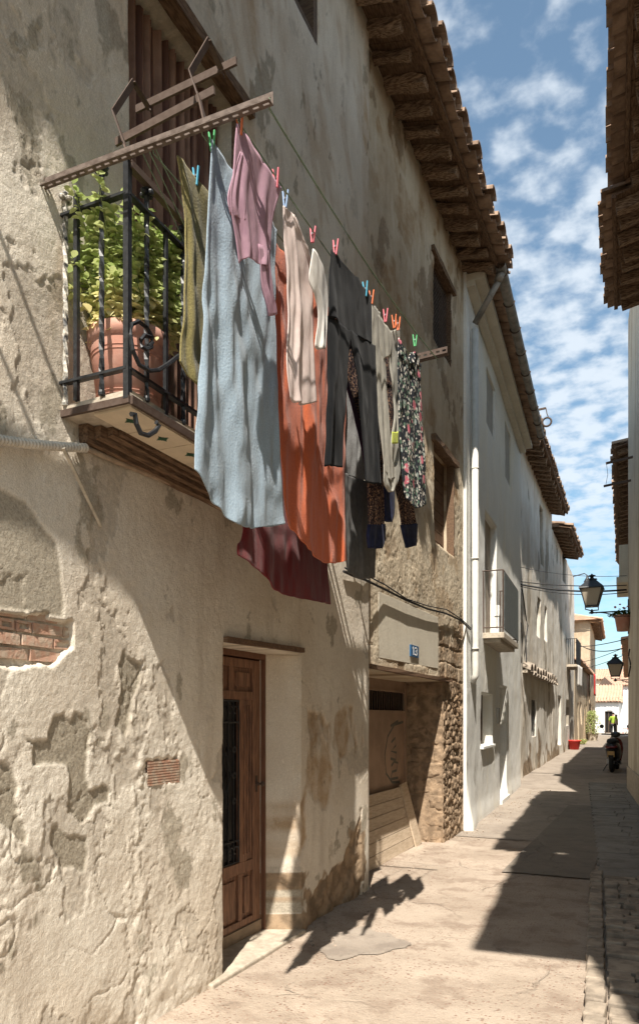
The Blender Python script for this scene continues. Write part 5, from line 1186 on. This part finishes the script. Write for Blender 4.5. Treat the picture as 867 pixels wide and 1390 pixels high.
# wires and pole ends on the right wall
for k,(x0_,y0_) in enumerate(((822,629),(819,660))):
    yy=16.2+.6*k; a=PY(x0_,y0_,yy); b=Vector((-.42,yy,a.z+.06)); mb=MB(); mb.beam(a,b,.04,.04); top(mb,'wall_rod',M['rust'],['upper','lower'][k]+' of the two dark rods sticking out from the tall cream wall on the right','rod','rods on the right wall')
a=PY(823,630,16.2);b=PY(822,658,16.8); cable([a,a.lerp(b,.5)+Vector((.03,0,0)),b],.004,'slack string joining the two dark rods on the right',name='string',cat='string')
# pulley on the white house
p0=fC.P(6.05,.1,0); pr_=PLN(697,563,wp,wq); a=fC.P(pr_[0],0,pr_[1]); b=a+Vector((.66,0,.03))
pu=thing('hoist_pulley',a,'rusty rod with a small ring pulley hanging from its end, high on the white house','pulley')
mb=MB(); mb.beam(a,b,.035,.035); mb.build('rod',M['rust'],pu); mb=MB()
mb.tube([b,b+Vector((.02,0,-.12)),b+Vector((0.05,0,-.2))],.01,5); c=b+Vector((.02,-.02,-.30))
mb.tube([c+Vector((.09*math.cos(t),0,.09*math.sin(t))) for t in np.linspace(0,2*math.pi,16)],.02,6); mb.build('pulley_ring',M['rust'],pu)

# ================= LAMPS =================
def lantern(c,H,label,wallpt,zb_,scroll=True):
    t=thing('street_lamp',wallpt,label,'street lamp','wall lanterns on scrolled brackets')
    c=Vector(c); w1=H*.30; w0=H*.17; hb=H*.52   # glass body from c up
    sq=lambda r,z: [c+Vector((sx*r,sy*r,z)) for sx,sy in ((-1,-1),(1,-1),(1,1),(-1,1))]
    mb=MB(); mb.add(sq(w0*.97,.01)+sq(w1*.97,hb-.01),[(0,1,5,4),(1,2,6,5),(2,3,7,6),(3,0,4,7)]); mb.build('glass',M['lampglass'],t,fix=True)
    mb=MB(); lo=sq(w0,0);hi=sq(w1,hb); r=H*.018
    for i in range(4):
        mb.tube([lo[i],hi[i]],r,6); mb.tube([lo[i],lo[(i+1)%4]],r,6); mb.tube([hi[i],hi[(i+1)%4]],r*1.2,6)
    mb.add(sq(w0,-.005)+sq(w0,.008),[(0,1,2,3),(4,5,6,7),(0,1,5,4),(1,2,6,5),(2,3,7,6),(3,0,4,7)]); mb.build('frame',M['iron'],t)
    mb=MB(); lv=[sq(w1*1.16,hb),sq(w1*1.12,hb+H*.03),sq(w1*.72,hb+H*.15),sq(w1*.42,hb+H*.24),sq(w1*.40,hb+H*.27)]
    vs=[q for l in lv for q in l]; fs=[(0,3,2,1),(16,17,18,19)]
    for k in range(4):
        for i in range(4): fs.append((4*k+i,4*k+(i+1)%4,4*k+4+(i+1)%4,4*k+4+i))
    mb.add(vs,fs); mb.lathe([(w1*.40,0),(w1*.52,H*.01),(w1*.50,H*.03),(w1*.2,H*.05),(w1*.15,H*.09),(w1*.36,H*.115),(w1*.36,H*.135),(w1*.12,H*.16),(0,H*.20)],c+Vector((0,0,hb+H*.26)),12); mb.build('roof',M['iron'],t)
    mb=MB(); mb.lathe([(0,-.03*H),(.03*H,0),(.035*H,.1*H),(.055*H,.2*H),(.04*H,.27*H),(0,.29*H)],c,10); mb.build('bulb',M['whitep'],t)
    mb=MB(); w=Vector(wallpt); e=Vector((c.x,c.y,zb_))
    mb.tube([lo[0],c+Vector((-w0,-w0,-H*.1)),c+Vector((-.02,0,-H*.13))],r,5); mb.tube([lo[2],c+Vector((w0,w0,-H*.1)),c+Vector((.02,0,-H*.13))],r,5); mb.lathe([(0,-.05*H),(.05*H,-.03*H),(.06*H,0),(.03*H,.05*H),(.02*H,.1*H)],c+Vector((0,0,-H*.19)),10)
    d=(w-e); L=d.length; d.normalize()
    mb.beam(e-d*.06,w,.028,.028); bt_=w+Vector((0,0,-.36*L)); 
    mb.tube([e+d*L*.12+Vector((0,0,-.02))]+[e+d*L*lerp(.12,.97,k/10)+Vector((0,0,-.34*L*(k/10)**2)) for k in range(11)],.012,5)
    for k,(u,rr_,v) in enumerate(((.48,.055,.075),(.66,.075,.10),(.84,.09,.13),(.86,.05,.29))):
        cc=e+d*L*u+Vector((0,0,-v*L-.02)); mb.tube([cc+d*rr_*L*(1-.55*j/16)*math.cos(j*.42)+Vector((0,0,rr_*L*(1-.55*j/16)*math.sin(j*.42))) for j in range(17)],.009,5)
    mb.beam(w+Vector((-.01,0,.25)),w+Vector((-.01,0,-.5)),.03,.03,up=(0,1,0)); mb.build('bracket',M['iron'],t); return t
yl=17.45; zb_=PY(803,832,yl).z; cx=PY(803,800,yl).x; zc_=PY(803,823,yl).z
lantern((cx,yl,zc_),.74,'large black lantern with frosted panes nearest the viewer, on a scrolled bracket over the street',(-.54,yl,zb_),zb_)
yl2=27.; cx2=PY(835,900,yl2).x; z0_=PY(835,918,yl2).z
lantern((cx2,yl2,z0_),.78,'smaller looking black lantern farther down the street, below the slanting cables',(-.74,yl2,z0_-.12),z0_-.14)
# flower pot hung on the wall
yp=17.2; c=PY(845,857,yp); fp=thing('hanging_pot',c,'terracotta pot with green leaves and red flowers hung under the near lamp bracket','flower pot')
mb=MB(); mb.lathe([(.11,0),(.115,0),(.165,.30),(.18,.30),(.18,.35),(.165,.35),(.15,.31),(0,.31)],c,20); mb.build('pot',M['terra'],fp,smooth=True)
vs=[];fs=[];ya=[]
for k in range(260):
    a=pr.uniform(0,6.28); r=.22*math.sqrt(pr.random()); p=c+Vector((r*math.cos(a),r*math.sin(a),.33+pr.uniform(0,.2)*(1-r/.25)+.0)); dd=Vector((math.cos(a),math.sin(a),pr.uniform(-.3,.8))); leaf(vs,fs,ya,0,p,dd,.07,.05,0)
plant_leaves(fp,vs,fs,ya,M['leafd'])
for k in range(7): mb=MB(); mb.lathe([(0,-.02),(.03,0),(0,.02)],c+Vector((pr.uniform(-.16,.16),pr.uniform(-.16,.1),.52+pr.uniform(-.05,.06))),6); mb.build('flower',M['red'],fp)
mb=MB(); mb.tube([c+Vector((.17,0,.30)),Vector((-.5,yp,c.z+.30))],.012,5); mb.tube([c+Vector((.185*math.cos(t),.185*math.sin(t),.30)) for t in np.linspace(0,6.28,18)],.008,5); mb.build('hoop',M['iron'],fp)
# cable coil on the right wall
q=[fr3.P(fr3.L-1.2+.25*math.sin(t*1.3),.05,3.0-.09*t) for t in np.linspace(0,6,16)]; cable(q,.014,'loops of black cable hanging on the tall cream wall at the right edge',name='wall_cable')

# ================= RED POT, PLANTS, CLOTH =================
rp_=PG(777.5,1018); rp_.x+=.05; mb=MB(); rp=thing('red_flower_pot',rp_,'bright red plastic pot standing at the foot of the wall','flower pot')
mb.lathe([(.17,0),(.18,0),(.26,.36),(.29,.365),(.29,.41),(.27,.41),(.25,.36),(0,.33)],rp_,20); mb.build('pot',M['red'],rp,smooth=True)
mb=MB(); mb.lathe([(0,.33),(.24,.345),(0,.36)],rp_,16); mb.build('soil',M['earth'],rp)
bp=Vector((-3.45,47.,gz(47))); gp=thing('wall_shrub',bp,'leafy green shrub in a pale pot against the low ochre house','plant')
mb=MB(); mb.lathe([(.25,0),(.33,.4),(.36,.42),(.3,.42),(0,.38)],bp,16); mb.build('pot',M['concrete'],gp)
vs=[];fs=[];ya=[]
for k in range(700):
    a=pr.uniform(0,6.28); r=.6*pr.random()**.5; z=pr.uniform(.4,1.75); r*=(.4+.6*math.sin(min(3,z*1.7))) ; p=bp+Vector((r*math.cos(a)*.7,r*math.sin(a),z)); leaf(vs,fs,ya,0,p,Vector((math.cos(a),math.sin(a),pr.uniform(-.3,.9))),.13,.08,.1)
plant_leaves(gp,vs,fs,ya,M['leaf'])
mb=MB()
for k in range(5): mb.tube([bp+Vector((0,0,.38)),bp+Vector((pr.uniform(-.2,.2),pr.uniform(-.3,.3),1.4))],.012,5)
mb.build('stems',M['stem'],gp)
b2=Vector((-3.55,40.5,gz(40))); wd=thing('wall_weeds',b2,'low tuft of green weeds at the foot of the ochre wall','weeds'); vs=[];fs=[];ya=[]
for k in range(160):
    p=b2+Vector((pr.uniform(0,.2),pr.uniform(-.6,.6),pr.uniform(0,.06))); leaf(vs,fs,ya,0,p,Vector((pr.uniform(-.5,.8),pr.uniform(-.6,.6),1.2)),.25,.06,.3)
plant_leaves(wd,vs,fs,ya,M['leaf'])
# white sheets and red cloth on far balconies
def sheetcloth(name,fr,s0,s1,z0,z1,n,mat,label,seed):
    vs=[];fs=[];a=24;b=10
    for j in range(b+1):
        for i in range(a+1):
            u=i/a; v=j/b; q=fr.P(lerp(s0,s1,u),n+.03*math.sin(u*19+seed)+.02*math.sin(u*43+v*2),lerp(z1,z0,v)); vs.append(q)
    for j in range(b):
        for i in range(a): fs.append((j*(a+1)+i,j*(a+1)+i+1,(j+1)*(a+1)+i+1,(j+1)*(a+1)+i))
    o=mkobj(name,vs,fs,mat,None,True,origin=tuple(fr.P((s0+s1)/2,n,z1)),fix=False); m=o.modifiers.new('t','SOLIDIFY'); m.thickness=.01; return tag(o,label,'cloth')
sheetcloth('white_sheet',f2,bs0+.1,bs0+2.1,f2.px(770,932)[1],bz0-.02,.45,F_['white'],'white sheet hanging below the dark screened balcony in the distance',3)
sheetcloth('red_banner',f4,11.4,12.5,3.0,4.3,.38,M['red'],'red cloth hung on the low ochre house just before the tall gable',5)
sheetcloth('white_banner',f4,12.6,12.95,3.0,4.35,.38,F_['white'],'narrow white cloth hanging beside the distant red one',7)
# street bell lamp on far wall
a=f2.P(9.,0,f2.px(777,782)[1]); 
bl=thing('bell_lamp',a,'tiny bell shaped lamp on a thin arm above the far end of the weathered houses','lamp'); mb=MB(); mb.tube([a,a+Vector((.5,0,.1)),a+Vector((.62,0,.0))],.025,5); mb.build('arm',M['iron'],bl); mb=MB(); mb.lathe([(.03,0),(.06,-.1),(.16,-.28),(.16,-.3),(0,-.3)],a+Vector((.62,0,.0)),10); mb.build('shade',M['iron'],bl)

# ================= SCOOTER =================
s0=PG(829,1050); scx=thing('parked_scooter',s0,'dark scooter with red tail seen from behind, parked along the right wall','scooter')
def loc(x,y,z): # x right, y forward
    yaw=-.05; return s0+Vector((x*math.cos(yaw)-y*math.sin(yaw),x*math.sin(yaw)+y*math.cos(yaw),z))
def loft(mb,secs,n=14,p=2.6):     # sections (y, z centre, half width, half height)
    vs=[];fs=[]
    for (y,zc2,a,b) in secs:
        for i in range(n):
            t=2*math.pi*i/n; c_=math.cos(t); s_=math.sin(t); vs.append(loc(a*abs(c_)**(2/p)*(1 if c_>0 else -1),y,zc2+b*abs(s_)**(2/p)*(1 if s_>0 else -1)))
    for k in range(len(secs)-1):
        for i in range(n): fs.append((k*n+i,k*n+(i+1)%n,(k+1)*n+(i+1)%n,(k+1)*n+i))
    fs.append(tuple(range(n))); fs.append(tuple((len(secs)-1)*n+i for i in range(n))); mb.add(vs,fs)
def wheel(y,nm):
    mb=MB(); vs=[];fs=[]; Rr=.23; n=24;m=8
    for i in range(n):
        a=2*math.pi*i/n
        for j in range(m):
            b=2*math.pi*j/m; r=Rr+.05*math.cos(b); vs.append(loc(.062*math.sin(b),y+r*math.cos(a),.28+r*math.sin(a)))
    for i in range(n):
        for j in range(m): fs.append((i*m+j,i*m+(j+1)%m,((i+1)%n)*m+(j+1)%m,((i+1)%n)*m+j))
    mb.add(vs,fs); w=mb.build('wheel',M['rubber'],scx,smooth=True)
    mb=MB()
    for k in range(5):
        a=k*1.2566; mb.beam(loc(0,y,.28),loc(0,y+.19*math.cos(a),.28+.19*math.sin(a)),.03,.03,up=(1,0,0))
    mb.lathe([(.05,-.06),(.05,.06)],loc(0,y,.28),10,'x'); mb.build('rim',M['chrome'],w)
wheel(.28,'r'); wheel(1.52,'f')
mb=MB(); loft(mb,[(.02,.72,.05,.05),(.08,.72,.13,.10),(.25,.70,.18,.15),(.55,.64,.20,.20),(.8,.52,.19,.22),(.95,.42,.15,.14)]); mb.build('body',M['blackp'],scx,smooth=True)
mb=MB(); loft(mb,[(.0,.70,.10,.025),(.05,.71,.155,.045),(.12,.73,.17,.05)]); mb.build('tail_light',M['dred'],scx,smooth=True)
mb=MB(); loft(mb,[(.05,.84,.06,.03),(.12,.86,.13,.05),(.4,.88,.15,.06),(.62,.83,.16,.05),(.95,.82,.12,.05)]); mb.build('seat',M['rubber'],scx,smooth=True)
mb=MB(); loft(mb,[(.9,.22,.16,.05),(1.25,.24,.16,.05)]); mb.build('footboard',M['blackp'],scx)
mb=MB(); loft(mb,[(1.14,.3,.16,.10),(1.18,.62,.20,.30),(1.28,.62,.20,.32),(1.42,.55,.10,.25)]); mb.build('front_shield',M['dred'],scx,smooth=True)
mb=MB(); loft(mb,[(1.10,1.0,.09,.05),(1.2,1.03,.13,.08),(1.32,1.0,.08,.06)]); mb.build('cockpit',M['blackp'],scx,smooth=True)
mb=MB(); mb.tube([loc(-.36,1.06,1.04),loc(-.12,1.2,1.03),loc(.12,1.2,1.03),loc(.36,1.06,1.04)],.018,8); mb.build('handlebar',M['rubber'],scx)
for sg_ in (-1,1):
    mb=MB(); mb.tube([loc(sg_*.26,1.1,1.04),loc(sg_*.34,1.12,1.22)],.008,5); mb.lathe([(0,-.01),(.055,-.008),(.06,0),(0,.012)],loc(sg_*.36,1.11,1.26),14,'y'); mb.build('mirror',M['blackp'],scx)
mb=MB(); q=[loc(-.09,-.02,.44),loc(.09,-.02,.44),loc(.09,-.05,.60),loc(-.09,-.05,.60)]; mb.prism(q,(0,.012,0)); mb.build('number_plate',M['plate'],scx)
mb=MB(); loft(mb,[(-.03,.52,.07,.14),(.1,.55,.09,.1)]); mb.build('rear_mudguard',M['rubber'],scx)
mb=MB(); mb.tube([loc(.16,.05,.36),loc(.17,.35,.30),loc(.16,.7,.25)],.05,10); mb.build('exhaust',M['blackp'],scx,smooth=True)
mb=MB(); mb.tube([loc(-.15,.7,.24),loc(-.27,.62,.02)],.014,6); mb.build('stand',M['iron'],scx)
mb=MB(); mb.beam(loc(-.10,.28,.30),loc(-.09,.8,.32),.09,.14); mb.build('engine',M['chrome'],scx,bevel=.01)

# ================= PERSON =================
pg=PG(832,1001); 
if pg.y>75 or pg.y<50: pg=Vector((-3.3,62.,gz(62)))
def skin_fig(name,verts,edges,radii,mat,parent=None,loc0=(0,0,0),root=0,lv=2):
    me=bpy.data.meshes.new(name); me.from_pydata([tuple(v) for v in verts],edges,[]); me.materials.append(mat)
    o=bpy.data.objects.new(name,me); COL.objects.link(o); o.location=loc0
    if parent: o.parent=parent
    o.modifiers.new('skin','SKIN'); sv=me.skin_vertices[0].data
    for i,r in enumerate(radii): sv[i].radius=(r[0],r[1]) if isinstance(r,tuple) else (r,r)
    sv[root].use_root=True; s=o.modifiers.new('sub','SUBSURF'); s.levels=lv; s.render_levels=lv; return o
V_=[(0,0,.93),(0,0,1.08),(0,0,1.28),(0,.01,1.42),(0,.02,1.50),(0,.03,1.56),(0,.05,1.64),(0,.05,1.72),
 (-.19,0,1.40),(-.27,.02,1.14),(-.24,.16,.94),(-.235,.22,.88),(.19,0,1.40),(.28,-.04,1.14),(.30,-.02,.92),(.30,0,.85),
 (-.09,0,.88),(-.10,.08,.50),(-.10,.0,.09),(-.10,.12,.04),(.09,0,.88),(.10,-.02,.50),(.10,-.22,.14),(.10,-.12,.05)]
Ed=[(0,1),(1,2),(2,3),(3,4),(4,5),(5,6),(6,7),(3,8),(8,9),(9,10),(10,11),(3,12),(12,13),(13,14),(14,15),(0,16),(16,17),(17,18),(18,19),(0,20),(20,21),(21,22),(22,23)]
Rd=[(.13,.1),(.115,.09),(.135,.1),(.10,.08),.055,.06,.085,.06,.06,.045,.035,.035,.06,.045,.035,.035,.085,.06,.04,.035,.085,.06,.04,.035]
pe=skin_fig('person',V_,Ed,Rd,M['skin'],None,pg); tag(pe,'person in a lime green shirt and dark trousers walking away down the street','person')
sh=skin_fig('shirt',[V_[i] for i in (0,1,2,3,8,9,12,13)],[(0,1),(1,2),(2,3),(3,4),(4,5),(3,6),(6,7)],[(.155,.125),(.14,.115),(.16,.125),(.12,.10),.08,.07,.08,.07],M['shirt'],pe)
tr=skin_fig('trousers',[V_[i] for i in (0,16,17,18,20,21,22)],[(0,1),(1,2),(2,3),(0,4),(4,5),(5,6)],[(.145,.115),.10,.08,.065,.10,.08,.065],M['trousers'],pe)
ha=skin_fig('hair',[(0,.03,1.62),(0,.03,1.69),(0,.04,1.74)],[(0,1),(1,2)],[.085,.1,.07],M['hair'],pe)
mb=MB()
for sg_ in (-.1,.1): 
    y0_=.0 if sg_<0 else -.2; z0_=pg.z; mb.box((pg.x+sg_-.045,pg.y+y0_-.08,pg.z),(pg.x+sg_+.045,pg.y+y0_+.17,pg.z+.09))
mb.build('shoe',M['trousers'],pe,bevel=.02)
# folding chairs by the wall at the far right, red
def far_chair(p,label):
    t=thing('red_chair',p,label,'chair'); p=Vector(p)
    mb=MB(); mb.box(p+Vector((-.24,-.22,.44)),p+Vector((.24,.22,.49))); mb.build('seat',M['red'],t,bevel=.01)
    mb=MB(); mb.box(p+Vector((.20,-.22,.60)),p+Vector((.24,.22,.92))); mb.build('backrest',M['red'],t,bevel=.01)
    for sx in (-.21,.21):
        for sy in (-.2,.2): mb=MB(); mb.tube([p+Vector((sx,sy,0)),p+Vector((sx,sy,.44 if sx<0 else .9))],.018,6); mb.build('leg',M['red'],t)
far_chair(PG(849,997),'red chair standing against the white wall beyond the scooter')
# distant second scooter by the person
m0=PG(823,1001); m0=Vector((m0.x,min(m0.y,58),gz(58)));
